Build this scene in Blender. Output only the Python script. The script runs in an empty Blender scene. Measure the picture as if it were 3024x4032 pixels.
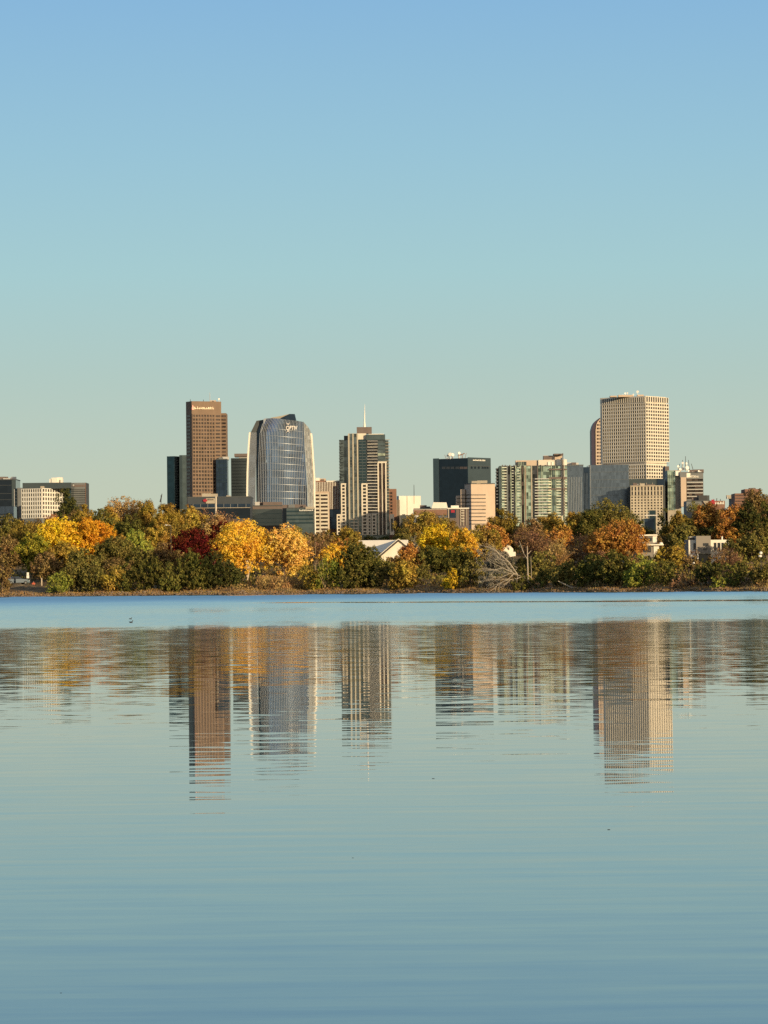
import bpy, math, random
import numpy as np
from mathutils import Matrix, Vector

# ------------------------------------------------------------------ camera
F_PX, CX, CY = 13440.0, 1512.0, 2016.0          # photograph is 3024 x 4032
PITCH, ROLL = math.radians(1.147), math.radians(-0.60)
EYE = Vector((0.0, 0.0, 2.2))
ROT = Matrix.Rotation(math.radians(90) + PITCH, 3, 'X') @ Matrix.Rotation(ROLL, 3, 'Z')
scene = bpy.context.scene
cam_data = bpy.data.cameras.new('camera')
cam_data.sensor_fit = 'VERTICAL'; cam_data.sensor_height = 24.0
cam_data.lens = 24.0 * F_PX / 4032.0
cam_data.clip_start = 0.5; cam_data.clip_end = 40000.0
cam = bpy.data.objects.new('camera', cam_data)
cam.matrix_world = Matrix.Translation(EYE) @ ROT.to_4x4()
scene.collection.objects.link(cam); scene.camera = cam

# ------------------------------------------------------------------ sky and sun
SUN_AZ, SUN_EL = 38.0, 11.0                       # degrees right of straight behind the camera, elevation
SUN_DIR = Vector((math.sin(math.radians(SUN_AZ)) * math.cos(math.radians(SUN_EL)),
                  -math.cos(math.radians(SUN_AZ)) * math.cos(math.radians(SUN_EL)),
                  math.sin(math.radians(SUN_EL))))
world = bpy.data.worlds.new('World'); scene.world = world; world.use_nodes = True
wn, wl = world.node_tree.nodes, world.node_tree.links
wn.clear()
sky = wn.new('ShaderNodeTexSky'); sky.sky_type = 'NISHITA'; sky.sun_disc = False
sky.sun_elevation = math.radians(SUN_EL)
sky.sun_rotation = math.atan2(SUN_DIR.x, SUN_DIR.y)
sky.altitude = 1600; sky.air_density = 1.0; sky.dust_density = 1.6; sky.ozone_density = 2.5
tc = wn.new('ShaderNodeTexCoord'); sep = wn.new('ShaderNodeSeparateXYZ')
wl.new(tc.outputs['Generated'], sep.inputs[0])
# evening air: greenish and pale low down, bluer above (by real elevation)
ramp = wn.new('ShaderNodeValToRGB'); ramp.color_ramp.interpolation = 'LINEAR'
SKY_STOPS = [(0.0, (0.555, 0.585, 0.44)), (0.030, (0.515, 0.580, 0.465)), (0.060, (0.435, 0.575, 0.525)),
             (0.090, (0.375, 0.592, 0.615)), (0.125, (0.312, 0.545, 0.665)), (0.168, (0.245, 0.470, 0.695)),
             (0.28, (0.150, 0.315, 0.53)), (0.5, (0.095, 0.21, 0.39)), (1.0, (0.06, 0.14, 0.28))]
cr = ramp.color_ramp
while len(cr.elements) > 1: cr.elements.remove(cr.elements[-1])
cr.elements[0].position = 0.0; cr.elements[0].color = (*SKY_STOPS[0][1], 1)
for p_, c_ in SKY_STOPS[1:]:
    e = cr.elements.new(p_); e.color = (*c_, 1)
wl.new(sep.outputs['Z'], ramp.inputs['Fac'])
bg1 = wn.new('ShaderNodeBackground'); bg1.inputs['Strength'].default_value = 0.10
bg2 = wn.new('ShaderNodeBackground'); bg2.inputs['Strength'].default_value = 1.03
# the quarter of the sky round the low sun is warm
dt = wn.new('ShaderNodeVectorMath'); dt.operation = 'DOT_PRODUCT'; dt.inputs[1].default_value = (SUN_DIR.x, SUN_DIR.y, SUN_DIR.z * 0.5)
wl.new(tc.outputs['Generated'], dt.inputs[0])
gl = wn.new('ShaderNodeMapRange'); gl.interpolation_type = 'SMOOTHSTEP'; gl.inputs[1].default_value = 0.1; gl.inputs[2].default_value = 1.0; gl.inputs[4].default_value = 0.8
wl.new(dt.outputs['Value'], gl.inputs[0])
wm_ = wn.new('ShaderNodeMix'); wm_.data_type = 'RGBA'; wl.new(gl.outputs[0], wm_.inputs['Factor']); wl.new(ramp.outputs[0], wm_.inputs[6]); wm_.inputs[7].default_value = (0.88, 0.70, 0.46, 1)
wl.new(sky.outputs[0], bg1.inputs['Color']); wl.new(wm_.outputs[2], bg2.inputs['Color'])
mixw = wn.new('ShaderNodeMixShader'); mixw.inputs[0].default_value = 0.92
wl.new(bg1.outputs[0], mixw.inputs[1]); wl.new(bg2.outputs[0], mixw.inputs[2])
wo = wn.new('ShaderNodeOutputWorld'); wl.new(mixw.outputs[0], wo.inputs[0])

sun_data = bpy.data.lights.new('sun', 'SUN'); sun_data.energy = 5.0; sun_data.angle = math.radians(0.53)
sun_data.color = (1.0, 0.77, 0.47)
sun = bpy.data.objects.new('sun', sun_data); scene.collection.objects.link(sun)
sun.rotation_euler = SUN_DIR.to_track_quat('Z', 'Y').to_euler()
sun.location = (200, -200, 300)
scene.view_settings.view_transform = 'Standard'; scene.view_settings.look = 'None'
scene.view_settings.exposure = 0.0; scene.view_settings.gamma = 1.0
scene.cycles.max_bounces = 6; scene.cycles.diffuse_bounces = 2; scene.cycles.glossy_bounces = 3
scene.cycles.transparent_max_bounces = 4; scene.cycles.use_denoising = False
scene.cycles.caustics_reflective = False; scene.cycles.caustics_refractive = False

# ------------------------------------------------------------------ helpers
def P(px, py, D):
    """the point at depth y = D seen at photograph pixel (px, py)"""
    d = ROT @ Vector(((px - CX) / F_PX, (CY - py) / F_PX, -1.0))
    return EYE + d * (D / d.y)

COL = scene.collection
def tag(o, label=None, cat=None, group=None, kind=None):
    if label: o['label'] = label
    if cat: o['category'] = cat
    if group: o['group'] = group
    if kind: o['kind'] = kind
    return o
def thing(name, label, cat, loc, group=None):
    o = bpy.data.objects.new(name, None); COL.objects.link(o)
    o.location = loc; o.empty_display_size = 1.0
    return tag(o, label, cat, group)

class MB:
    def __init__(s): s.v = []; s.f = []; s.smooth = False
    def hexa(s, p):
        b = len(s.v); s.v += [tuple(q) for q in p]
        for f in ((0,3,2,1),(4,5,6,7),(0,1,5,4),(1,2,6,5),(2,3,7,6),(3,0,4,7)):
            s.f.append(tuple(b + i for i in f))
    def box(s, x0, x1, y0, y1, z0, z1):
        s.hexa([(x0,y0,z0),(x1,y0,z0),(x1,y1,z0),(x0,y1,z0),(x0,y0,z1),(x1,y0,z1),(x1,y1,z1),(x0,y1,z1)])
    def prism(s, pts, z0, z1):
        """plan polygon (counter-clockwise seen from above) extruded; z1 may be a list"""
        n = len(pts); b = len(s.v)
        zt = z1 if isinstance(z1, (list, tuple)) else [z1] * n
        s.v += [(p[0], p[1], z0) for p in pts] + [(p[0], p[1], z) for p, z in zip(pts, zt)]
        s.f.append(tuple(b + i for i in reversed(range(n))))
        s.f.append(tuple(b + n + i for i in range(n)))
        for i in range(n):
            j = (i + 1) % n; s.f.append((b + i, b + j, b + n + j, b + n + i))
    def tube(s, p0, p1, r0, r1, k=6):
        p0, p1 = Vector(p0), Vector(p1); d = (p1 - p0)
        if d.length < 1e-6: return
        d.normalize()
        a = d.orthogonal().normalized(); c = d.cross(a)
        b = len(s.v)
        for p, r in ((p0, r0), (p1, r1)):
            for i in range(k):
                t = 2 * math.pi * i / k
                s.v.append(tuple(p + (a * math.cos(t) + c * math.sin(t)) * r))
        for i in range(k):
            j = (i + 1) % k; s.f.append((b + i, b + j, b + k + j, b + k + i))
        s.f.append(tuple(b + i for i in reversed(range(k)))); s.f.append(tuple(b + k + i for i in range(k)))
    def lathe(s, c, prof, k=12):
        b = len(s.v)
        for r, z in prof:
            for i in range(k):
                t = 2 * math.pi * i / k; s.v.append((c[0] + r * math.cos(t), c[1] + r * math.sin(t), c[2] + z))
        for q in range(len(prof) - 1):
            for i in range(k):
                j = (i + 1) % k; s.f.append((b + q*k + i, b + q*k + j, b + (q+1)*k + j, b + (q+1)*k + i))
        s.f.append(tuple(b + i for i in reversed(range(k)))); s.f.append(tuple(b + (len(prof)-1)*k + i for i in range(k)))
    def ball(s, c, rx, ry, rz, k=10, m=6):
        prof = [(max(1e-3, math.sin(math.pi * i / m)), -math.cos(math.pi * i / m)) for i in range(m + 1)]
        b = len(s.v); s.lathe((0, 0, 0), prof, k)
        for i in range(b, len(s.v)):
            x, y, z = s.v[i]; s.v[i] = (c[0] + x*rx, c[1] + y*ry, c[2] + z*rz)
    def build(s, name, mat, parent=None, origin=None, smooth=False):
        o3 = Vector(parent.location) if parent is not None and origin is None else Vector(origin or (0, 0, 0))
        me = bpy.data.meshes.new(name)
        me.from_pydata([(x - o3.x, y - o3.y, z - o3.z) for x, y, z in s.v], [], s.f)
        me.materials.append(mat)
        if smooth: me.polygons.foreach_set('use_smooth', [True] * len(me.polygons))
        o = bpy.data.objects.new(name, me); COL.objects.link(o)
        if parent is not None: o.parent = parent
        else: o.location = o3
        return o

class Face:
    """a vertical wall plane from plan point A to plan point B (left to right seen from outside)"""
    def __init__(s, A, B):
        s.A = Vector((A[0], A[1])); B = Vector((B[0], B[1]))
        s.W = (B - s.A).length; s.u = (B - s.A) / s.W; s.n = Vector((s.u.y, -s.u.x))
        s.ang = math.atan2(s.u.y, s.u.x)
    def at(s, px, py):
        d = ROT @ Vector(((px - CX) / F_PX, (CY - py) / F_PX, -1.0))
        e = Vector((EYE.x, EYE.y)); dd = Vector((d.x, d.y))
        t = (s.A - e).dot(s.n) / dd.dot(s.n); q = EYE + d * t
        return (Vector((q.x, q.y)) - s.A).dot(s.u), q.z
    def rect(s, x0, x1, y0, y1):
        xm, ym = (x0 + x1) / 2, (y0 + y1) / 2
        return s.at(x0, ym)[0], s.at(x1, ym)[0], s.at(xm, y1)[1], s.at(xm, y0)[1]   # s0 s1 z0 z1
    def pt(s, a, z, o): q = s.A + s.u * a + s.n * o; return (q.x, q.y, z)
    def slab(s, mb, s0, s1, z0, z1, o0, o1):
        mb.hexa([s.pt(s0,z0,o1), s.pt(s1,z0,o1), s.pt(s1,z0,o0), s.pt(s0,z0,o0),
                 s.pt(s0,z1,o1), s.pt(s1,z1,o1), s.pt(s1,z1,o0), s.pt(s0,z1,o0)])
    def prect(s, mb, x0, x1, y0, y1, o0, o1): s.slab(mb, *s.rect(x0, x1, y0, y1), o0, o1)

def plan(pxL, pxC, pxR, py, D, a=0.0, depth=30.0):
    """plan corners L, C, R, B of a box whose front corner C is at depth D"""
    t = math.radians(a); c = P(pxC, py, D)
    l = (pxC - pxL) / F_PX * D
    L = (c.x - l, c.y + l * math.tan(t))
    if pxR > pxC and a > 0.5:
        r = (pxR - pxC) / F_PX * D; R = (c.x + r, c.y + r / math.tan(t))
    else: R = (c.x + math.sin(t) * depth, c.y + math.cos(t) * depth)
    B = (L[0] + R[0] - c.x, L[1] + R[1] - c.y)
    return L, (c.x, c.y), R, B

class Bld:
    """a building thing: box body with a left (or only) face and a right face"""
    def __init__(s, name, label, pxL, pxC, pxR, pyT, D, wall, a=0.0, depth=30.0, body='body', z0=-1.0, cat='building', group=None, inset=0.0):
        s.L, s.C, s.R, s.B = plan(pxL, pxC, pxR, pyT, D, a, depth)
        s.D = D; s.z0 = z0; s.zt = P((pxL + pxR) / 2, pyT, D).z
        mx = (s.L[0] + s.R[0]) / 2; my = (s.C[1] + s.B[1]) / 2
        s.root = thing(name, label, cat, (mx, my, z0), group)
        s.fl = Face(s.L, s.C); s.fr = Face(s.C, s.R); s.fs = Face(s.B, s.L)
        mb = MB(); mb.prism([s.L, s.C, s.R, s.B], z0, s.zt)
        s.body = mb.build(body, wall, s.root)
        s.nwin = 0; s.extra = {}
    def part(s, name, mb, mat, smooth=False, label=None):
        o = mb.build(name, mat, s.root, smooth=smooth)
        if label: o['label'] = label
        return o
    def block(s, name, x0, x1, y0, y1, D, depth, mat):
        """an upright box of the same building, given by its front rectangle"""
        a = P(x0, (y0 + y1) / 2, D); b = P(x1, (y0 + y1) / 2, D); zt = P((x0+x1)/2, y0, D).z; zb = max(s.z0, P((x0+x1)/2, y1, D).z)
        mb = MB(); mb.box(a.x, b.x, D, D + depth, zb, zt); return s.part(name, mb, mat)
    def window(s, F, s0, s1, z0, z1, out, mat, th=0.12, name='window'):
        w, h = s1 - s0, z1 - z0
        if s.nwin < 100:
            key = (round(w, 2), round(h, 2), mat.name)
            me = s.extra.get(key)
            if me is None:
                mb = MB(); mb.box(-w/2, w/2, -th, 0, -h/2, h/2)
                me = bpy.data.meshes.new(name); me.from_pydata(mb.v, [], mb.f); me.materials.append(mat); s.extra[key] = me
            o = bpy.data.objects.new(name, me); COL.objects.link(o); o.parent = s.root
            q = F.pt((s0 + s1) / 2, (z0 + z1) / 2, out)
            o.location = Vector(q) - Vector(s.root.location); o.rotation_euler = (0, 0, F.ang)
            s.nwin += 1
        else:
            mb = s.extra.setdefault('rest', MB()); s.extra['restmat'] = mat
            F.slab(mb, s0, s1, z0, z1, out, out + th)
    def finish(s):
        if 'rest' in s.extra:
            o = s.extra['rest'].build('windows', s.extra['restmat'], s.root); o['kind'] = 'stuff'
    def lattice(s, F, x0, x1, y0, y1, cols, rows, wf, hf, glass, wallmb, th=0.7, out=0.0, skip=None, top=0.0):
        """pierced wall: piers and spandrels standing proud of the body with a window in each opening"""
        s0, s1, zb, zt = F.rect(x0, x1, y0, y1)
        cw = (s1 - s0) / cols; rh = (zt - zb) / rows
        pw = cw * (1 - wf); sh = rh * (1 - hf)
        for i in range(cols + 1):
            a = s0 + i * cw - (pw / 2 if 0 < i < cols else 0 if i == 0 else pw / 2)
            b = s0 + i * cw + (pw / 2 if 0 < i < cols else pw / 2 if i == 0 else 0)
            F.slab(wallmb, a, b, zb, zt, out, out + th)
        for j in range(rows + 1):
            z = zb + j * rh
            a, b = (z - sh / 2, z + sh / 2) if 0 < j < rows else ((z, z + sh / 2) if j == 0 else (z - sh / 2, z))
            F.slab(wallmb, s0 + 0.02, s1 - 0.02, a, b, out, out + th - 0.08)
        for j in reversed(range(rows)):
            for i in range(cols):
                if skip and skip(i, j): continue
                F_s0 = s0 + i * cw + pw / 2; z = zb + j * rh
                s.window(F, F_s0, s0 + (i + 1) * cw - pw / 2, z + sh / 2, z + rh - sh / 2, out + 0.05, glass)

# ------------------------------------------------------------------ materials
def srgb(r, g, b):
    f = lambda c: (c / 255 / 12.92) if c / 255 <= 0.04045 else ((c / 255 + 0.055) / 1.055) ** 2.4
    return (f(r), f(g), f(b))
MATS = {}
def mat(name, col, rough=0.8, metal=0.0, var=0.12, scale=0.15, spec=0.3, bump=0.0):
    if name in MATS: return MATS[name]
    m = bpy.data.materials.new(name); m.use_nodes = True; n, l = m.node_tree.nodes, m.node_tree.links
    b = n['Principled BSDF']; b.inputs['Roughness'].default_value = rough; b.inputs['Metallic'].default_value = metal
    b.inputs['Specular IOR Level'].default_value = spec
    g = n.new('ShaderNodeNewGeometry'); ns = n.new('ShaderNodeTexNoise')
    mp = n.new('ShaderNodeVectorMath'); mp.operation = 'MULTIPLY'; mp.inputs[1].default_value = (1, 1, 0.45)
    l.new(g.outputs['Position'], mp.inputs[0]); l.new(mp.outputs[0], ns.inputs['Vector'])
    ns.inputs['Scale'].default_value = scale; ns.inputs['Detail'].default_value = 5; ns.inputs['Roughness'].default_value = 0.65
    r = n.new('ShaderNodeMapRange'); r.inputs[1].default_value = 0.3; r.inputs[2].default_value = 0.7
    r.inputs[3].default_value = 1 - var; r.inputs[4].default_value = 1 + var
    l.new(ns.outputs[0], r.inputs[0])
    mx = n.new('ShaderNodeVectorMath'); mx.operation = 'SCALE'; mx.inputs[0].default_value = col
    l.new(r.outputs[0], mx.inputs['Scale']); l.new(mx.outputs[0], b.inputs['Base Color'])
    if bump:
        bp = n.new('ShaderNodeBump'); bp.inputs['Strength'].default_value = bump; bp.inputs['Distance'].default_value = 0.3
        l.new(ns.outputs[0], bp.inputs['Height']); l.new(bp.outputs[0], b.inputs['Normal'])
    MATS[name] = m; return m

def glass(name, col, metal=0.0, rough=0.12, cell=(3.2, 3.8), var=0.35, tilt=0.03, spec=0.5):
    """curtain wall: each pane a slightly different tint (uneven reflections painted in on the curved tower) and set at a slightly different tilt"""
    if name in MATS: return MATS[name]
    m = bpy.data.materials.new(name); m.use_nodes = True; n, l = m.node_tree.nodes, m.node_tree.links
    b = n['Principled BSDF']; b.inputs['Roughness'].default_value = rough; b.inputs['Metallic'].default_value = metal
    b.inputs['Specular IOR Level'].default_value = spec
    g = n.new('ShaderNodeNewGeometry')
    dv = n.new('ShaderNodeVectorMath'); dv.operation = 'DIVIDE'; dv.inputs[1].default_value = (cell[0], cell[0] * 1.3, cell[1])
    fl = n.new('ShaderNodeVectorMath'); fl.operation = 'FLOOR'
    l.new(g.outputs['Position'], dv.inputs[0]); l.new(dv.outputs[0], fl.inputs[0])
    w = n.new('ShaderNodeTexWhiteNoise'); w.noise_dimensions = '3D'; l.new(fl.outputs[0], w.inputs[0])
    r = n.new('ShaderNodeMapRange'); r.inputs[3].default_value = 1 - var; r.inputs[4].default_value = 1 + var
    l.new(w.outputs['Value'], r.inputs[0])
    mx = n.new('ShaderNodeVectorMath'); mx.operation = 'SCALE'; mx.inputs[0].default_value = col
    l.new(r.outputs[0], mx.inputs['Scale']); l.new(mx.outputs[0], b.inputs['Base Color'])
    sb = n.new('ShaderNodeVectorMath'); sb.operation = 'SUBTRACT'; sb.inputs[1].default_value = (0.5, 0.5, 0.5)
    sc = n.new('ShaderNodeVectorMath'); sc.operation = 'SCALE'; sc.inputs['Scale'].default_value = tilt
    ad = n.new('ShaderNodeVectorMath'); ad.operation = 'ADD'; nm = n.new('ShaderNodeVectorMath'); nm.operation = 'NORMALIZE'
    l.new(w.outputs['Color'], sb.inputs[0]); l.new(sb.outputs[0], sc.inputs[0]); l.new(sc.outputs[0], ad.inputs[0])
    l.new(g.outputs['Normal'], ad.inputs[1]); l.new(ad.outputs[0], nm.inputs[0]); l.new(nm.outputs[0], b.inputs['Normal'])
    MATS[name] = m; return m

def emis(name, col, s):
    m = bpy.data.materials.new(name); m.use_nodes = True; b = m.node_tree.nodes['Principled BSDF']
    b.inputs['Base Color'].default_value = (*col, 1); b.inputs['Emission Color'].default_value = (*col, 1); b.inputs['Emission Strength'].default_value = s
    return m

# ------------------------------------------------------------------ terrain
SH_X = [-900, -450, -200, -68, -30, 0, 30, 57, 200, 450, 900]
SH_Y = [600, 640, 630, 603, 592, 580, 548, 512, 430, 300, 100]
def shore_y(x): return np.interp(x, SH_X, SH_Y) + 1.2 * np.sin(np.asarray(x) * 0.31) + 0.8 * np.sin(np.asarray(x) * 0.83 + 1.0)
def S(px):
    """depth of the far waterline in the direction of pixel column px"""
    D = 580.0
    for _ in range(12): D = float(np.interp((px - CX) / F_PX * D, SH_X, SH_Y))
    return D
OFFS = [-40, -8, 0, 2.0, 5, 15, 30, 60, 90, 130, 200, 600, 1600, 30000]
HTS = [-3, -1.0, -0.05, 0.45, 0.75, 1.4, 2.2, 3.4, 5.4, 7.0, 7.5, 7.5, 0.0, 0.0]
def hnoise(x, y): return 0.16*np.sin(x*0.9+y*0.4)+0.13*np.sin(x*0.37-y*0.71+2)+0.10*np.sin(x*1.9+1.3)*np.sin(y*1.4)
def ground_z(x, y):
    x = np.asarray(x, float); y = np.asarray(y, float)
    off = np.maximum.reduce([y - shore_y(x), 6 - y, np.abs(x) - 700])
    h = np.interp(off, OFFS, HTS)
    near = (y < 200)
    h = np.where(near, np.minimum(h, 1.0), h)
    return h + np.where((off > 0.8) & (off < 300), hnoise(x, y), 0) * np.clip(off / 4, 0, 1)

# ------------------------------------------------------------------ ground and lake
def grid_mesh(name, xs, ys, zf, m, smooth=True):
    X, Y = np.meshgrid(xs, ys); Z = zf(X, Y)
    v = np.stack([X, Y, Z], -1).reshape(-1, 3); nx, ny = len(xs), len(ys)
    i = (np.arange(ny - 1)[:, None] * nx + np.arange(nx - 1)[None, :]).ravel()
    f = np.stack([i, i + 1, i + nx + 1, i + nx], -1)
    me = bpy.data.meshes.new(name); me.vertices.add(len(v)); me.vertices.foreach_set('co', v.ravel())
    me.loops.add(f.size); me.loops.foreach_set('vertex_index', f.ravel())
    me.polygons.add(len(f)); me.polygons.foreach_set('loop_start', np.arange(len(f)) * 4); me.polygons.foreach_set('loop_total', np.full(len(f), 4))
    me.update(calc_edges=True); me.materials.append(m)
    if smooth: me.polygons.foreach_set('use_smooth', [True] * len(f))
    o = bpy.data.objects.new(name, me); COL.objects.link(o); o['kind'] = 'structure'; return o

m_ground = bpy.data.materials.new('ground'); m_ground.use_nodes = True
n, l = m_ground.node_tree.nodes, m_ground.node_tree.links
b = n['Principled BSDF']; b.inputs['Roughness'].default_value = 0.95; b.inputs['Specular IOR Level'].default_value = 0.1
g = n.new('ShaderNodeNewGeometry'); n1 = n.new('ShaderNodeTexNoise'); n1.inputs['Scale'].default_value = 0.35; n1.inputs['Detail'].default_value = 8; n1.inputs['Roughness'].default_value = 0.75
l.new(g.outputs['Position'], n1.inputs['Vector'])
r_ = n.new('ShaderNodeValToRGB'); l.new(n1.outputs[0], r_.inputs[0])
for p_, c_ in ((0.0, (0.05, 0.035, 0.02)), (0.42, (0.13, 0.085, 0.045)), (0.55, (0.26, 0.18, 0.09)), (0.7, (0.40, 0.29, 0.15))):
    e = r_.color_ramp.elements.new(p_); e.color = (*c_, 1)
r_.color_ramp.elements.remove(r_.color_ramp.elements[-1])
l.new(r_.outputs[0], b.inputs['Base Color'])
bp = n.new('ShaderNodeBump'); bp.inputs['Distance'].default_value = 0.4; l.new(n1.outputs[0], bp.inputs['Height']); l.new(bp.outputs[0], b.inputs['Normal'])

xs = np.unique(np.concatenate([np.linspace(-20000, -800, 12), np.linspace(-800, -130, 40), np.arange(-130, 130.1, 1.5), np.linspace(130, 800, 40), np.linspace(800, 20000, 12)]))
ys = np.unique(np.concatenate([np.linspace(-9000, -20, 10), np.arange(-20, 20, 2.0), np.linspace(20, 440, 20), np.arange(440, 720, 1.5), np.linspace(720, 1700, 60), np.linspace(1700, 25000, 20)]))
grid_mesh('ground', xs, ys, ground_z, m_ground)

m_water = bpy.data.materials.new('lake_water'); m_water.use_nodes = True
n, l = m_water.node_tree.nodes, m_water.node_tree.links
b = n['Principled BSDF']; b.inputs['Base Color'].default_value = (0.040, 0.098, 0.104, 1); b.inputs['Roughness'].default_value = 0.02
b.inputs['IOR'].default_value = 1.48
g = n.new('ShaderNodeNewGeometry'); sp = n.new('ShaderNodeSeparateXYZ'); l.new(g.outputs['Position'], sp.inputs[0])
def M(op, a, c=None, d=None, clamp=False):
    q = n.new('ShaderNodeMath'); q.operation = op; q.use_clamp = clamp
    for i, v in enumerate((a, c, d)):
        if v is None: continue
        if isinstance(v, (int, float)): q.inputs[i].default_value = v
        else: l.new(v, q.inputs[i])
    return q.outputs[0]
def NZ(sx, sy, detail=2, rough=0.5, off=0.0):
    v = n.new('ShaderNodeVectorMath'); v.operation = 'MULTIPLY_ADD'; v.inputs[1].default_value = (sx, sy, 1); v.inputs[2].default_value = (off, off * 0.7, off)
    l.new(g.outputs['Position'], v.inputs[0])
    q = n.new('ShaderNodeTexNoise'); q.inputs['Scale'].default_value = 1.0; q.inputs['Detail'].default_value = detail; q.inputs['Roughness'].default_value = rough
    l.new(v.outputs[0], q.inputs['Vector']); return M('SUBTRACT', q.outputs[0], 0.5)
def SS(x, a, c):
    q = n.new('ShaderNodeMapRange'); q.interpolation_type = 'SMOOTHSTEP'; q.inputs[1].default_value = a; q.inputs[2].default_value = c
    l.new(x, q.inputs[0]); return q.outputs[0]
X, Y = sp.outputs[0], sp.outputs[1]
# wind: calm near the camera, ruffled towards the far shore, with one slick left in the ruffled water
edge_n = M('ADD', M('MULTIPLY', NZ(0.35, 0.10, 3), 16.0), M('MULTIPLY', NZ(0.06, 0.035, 3, 0.6, off=7.0), 52.0))
yy = M('ADD', M('ADD', Y, M('MULTIPLY', X, -0.30)), edge_n)
yy = M('ADD', yy, M('MULTIPLY', NZ(1.2, 0.5, 3, 0.7, off=9.0), 26.0)); ruf = SS(yy, 152, 196)
slick_c = M('ABSOLUTE', M('ADD', M('ADD', Y, M('MULTIPLY', X, 0.75)), M('ADD', -343.0, M('MULTIPLY', NZ(0.03, 0.01, 2, off=3.0), 26.0))))
slick = M('SUBTRACT', 1.0, SS(slick_c, 2.0, 17.0))
slick = M('MULTIPLY', slick, SS(M('ADD', X, M('MULTIPLY', NZ(0.05, 0.02, 2, off=5.0), 30.0)), -24.0, -10.0))
ruf = M('MULTIPLY', ruf, M('SUBTRACT', 1.0, M('MULTIPLY', slick, 0.82)))
s1 = M('MULTIPLY', NZ(1.1, 1.7, 3, 0.65), 0.048)
s2 = M('MULTIPLY', NZ(0.34, 0.75, 3, off=11.0), 0.018)
amp = M('ADD', M('MULTIPLY', SS(Y, 20, 130), 1.25), 0.22)
s3 = M('MULTIPLY', NZ(0.34, 2.6, 4, 0.65, off=23.0), 0.045)             # long low ripples, seen near the camera
s3 = M('MULTIPLY', s3, M('SUBTRACT', 1.0, SS(Y, 28, 90)))
calm = M('ADD', M('MULTIPLY', M('ADD', s1, s2), amp), s3)
facet = M('ABSOLUTE', M('MULTIPLY', NZ(1.1, 0.7, 3, 0.65, off=31.0), 0.15))
tilt = M('ADD', M('MULTIPLY', SS(M('ADD', Y, M('MULTIPLY', X, -1.0)), 270, 560), 0.072), 0.024)
tilt = M('ADD', tilt, M('MULTIPLY', NZ(0.05, 0.02, 3, 0.6, off=41.0), 0.035))
sy = M('ADD', M('MULTIPLY', calm, M('SUBTRACT', 1.0, M('MULTIPLY', ruf, 0.6))), M('MULTIPLY', ruf, M('ADD', facet, tilt)))
sx = M('MULTIPLY', NZ(0.9, 0.5, 2, off=53.0), M('ADD', 0.002, M('MULTIPLY', ruf, 0.05)))
l.new(M('ADD', M('MULTIPLY', SS(Y, 50, 140), 0.050), 0.02), b.inputs['Roughness'])
cb = n.new('ShaderNodeCombineXYZ'); l.new(sx, cb.inputs[0]); l.new(M('MULTIPLY', sy, -1.0), cb.inputs[1]); cb.inputs[2].default_value = 1.0
nn = n.new('ShaderNodeVectorMath'); nn.operation = 'NORMALIZE'; l.new(cb.outputs[0], nn.inputs[0]); l.new(nn.outputs[0], b.inputs['Normal'])
wx = np.array([-700, -400, -200, -100, 0, 100, 200, 400, 700.0]); wy = np.array([4.0, 100, 200, 300, 400, 500, 600, 650, 690])
w_ = grid_mesh('lake_water', wx, wy, lambda a, c: a * 0.0, m_water, smooth=False)

# ------------------------------------------------------------------ wall and glass materials
W_BROWN = mat('brown_stone', (0.215, 0.150, 0.105), 0.85)
W_CREAM = mat('cream_stone', (0.68, 0.615, 0.50), 0.85, var=0.08)
W_WHITE = mat('white_concrete', (0.76, 0.72, 0.62), 0.85, var=0.07)
W_PINK = mat('pink_stone', (0.55, 0.43, 0.325), 0.85, var=0.08)
W_BEIGE = mat('beige_panel', (0.40, 0.35, 0.27), 0.85)
W_BRICK = mat('brick', (0.24, 0.135, 0.095), 0.9)
W_GREY = mat('grey_panel', (0.17, 0.18, 0.18), 0.7)
W_DGREY = mat('dark_grey_panel', (0.07, 0.078, 0.08), 0.7)
W_TAUPE = mat('taupe_panel', (0.16, 0.125, 0.11), 0.8)
W_METAL = mat('pale_metal', (0.60, 0.58, 0.54), 0.4, 0.4, var=0.05)
W_WM = mat('white_paint', (0.84, 0.80, 0.70), 0.5, var=0.04)
W_DARKMETAL = mat('dark_metal', (0.05, 0.05, 0.05), 0.5)
W_RED = mat('red_sign_paint', (0.36, 0.025, 0.04), 0.5, var=0.02)
G_WIN = glass('window_glass', (0.030, 0.031, 0.034), 0.0, 0.15, var=0.95)
G_WIN2 = glass('brown_window_glass', (0.055, 0.040, 0.034), 0.0, 0.2, var=0.9, spec=0.3)
G_BLACK = glass('black_glass', (0.024, 0.034, 0.048), 0.75, 0.12, (4, 3.8), 0.10, 0.004)
G_BLACK2 = glass('charcoal_glass', (0.105, 0.128, 0.132), 0.75, 0.16, (4, 3.8), 0.05, 0.004)
G_NAVY = glass('navy_glass', (0.028, 0.05, 0.085), 0.6, 0.15, (4, 3.8), 0.2, 0.01)
G_TEAL = glass('teal_glass', (0.045, 0.078, 0.092), 0.75, 0.14, (3, 3.8), 0.14, 0.01)
G_TEAL2 = glass('pale_teal_glass', (0.12, 0.155, 0.158), 0.7, 0.14, (3, 3.8), 0.12, 0.01)
G_GREY = glass('grey_blue_glass', (0.130, 0.170, 0.220), 0.65, 0.22, (1.1, 3.8), 0.16, 0.02)
G_SILVER = glass('silver_blue_glass', (0.115, 0.175, 0.275), 0.85, 0.07, (6.0, 7.8), 0.35, 0.016)  # pane colour steps stand in for uneven sky reflections
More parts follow.
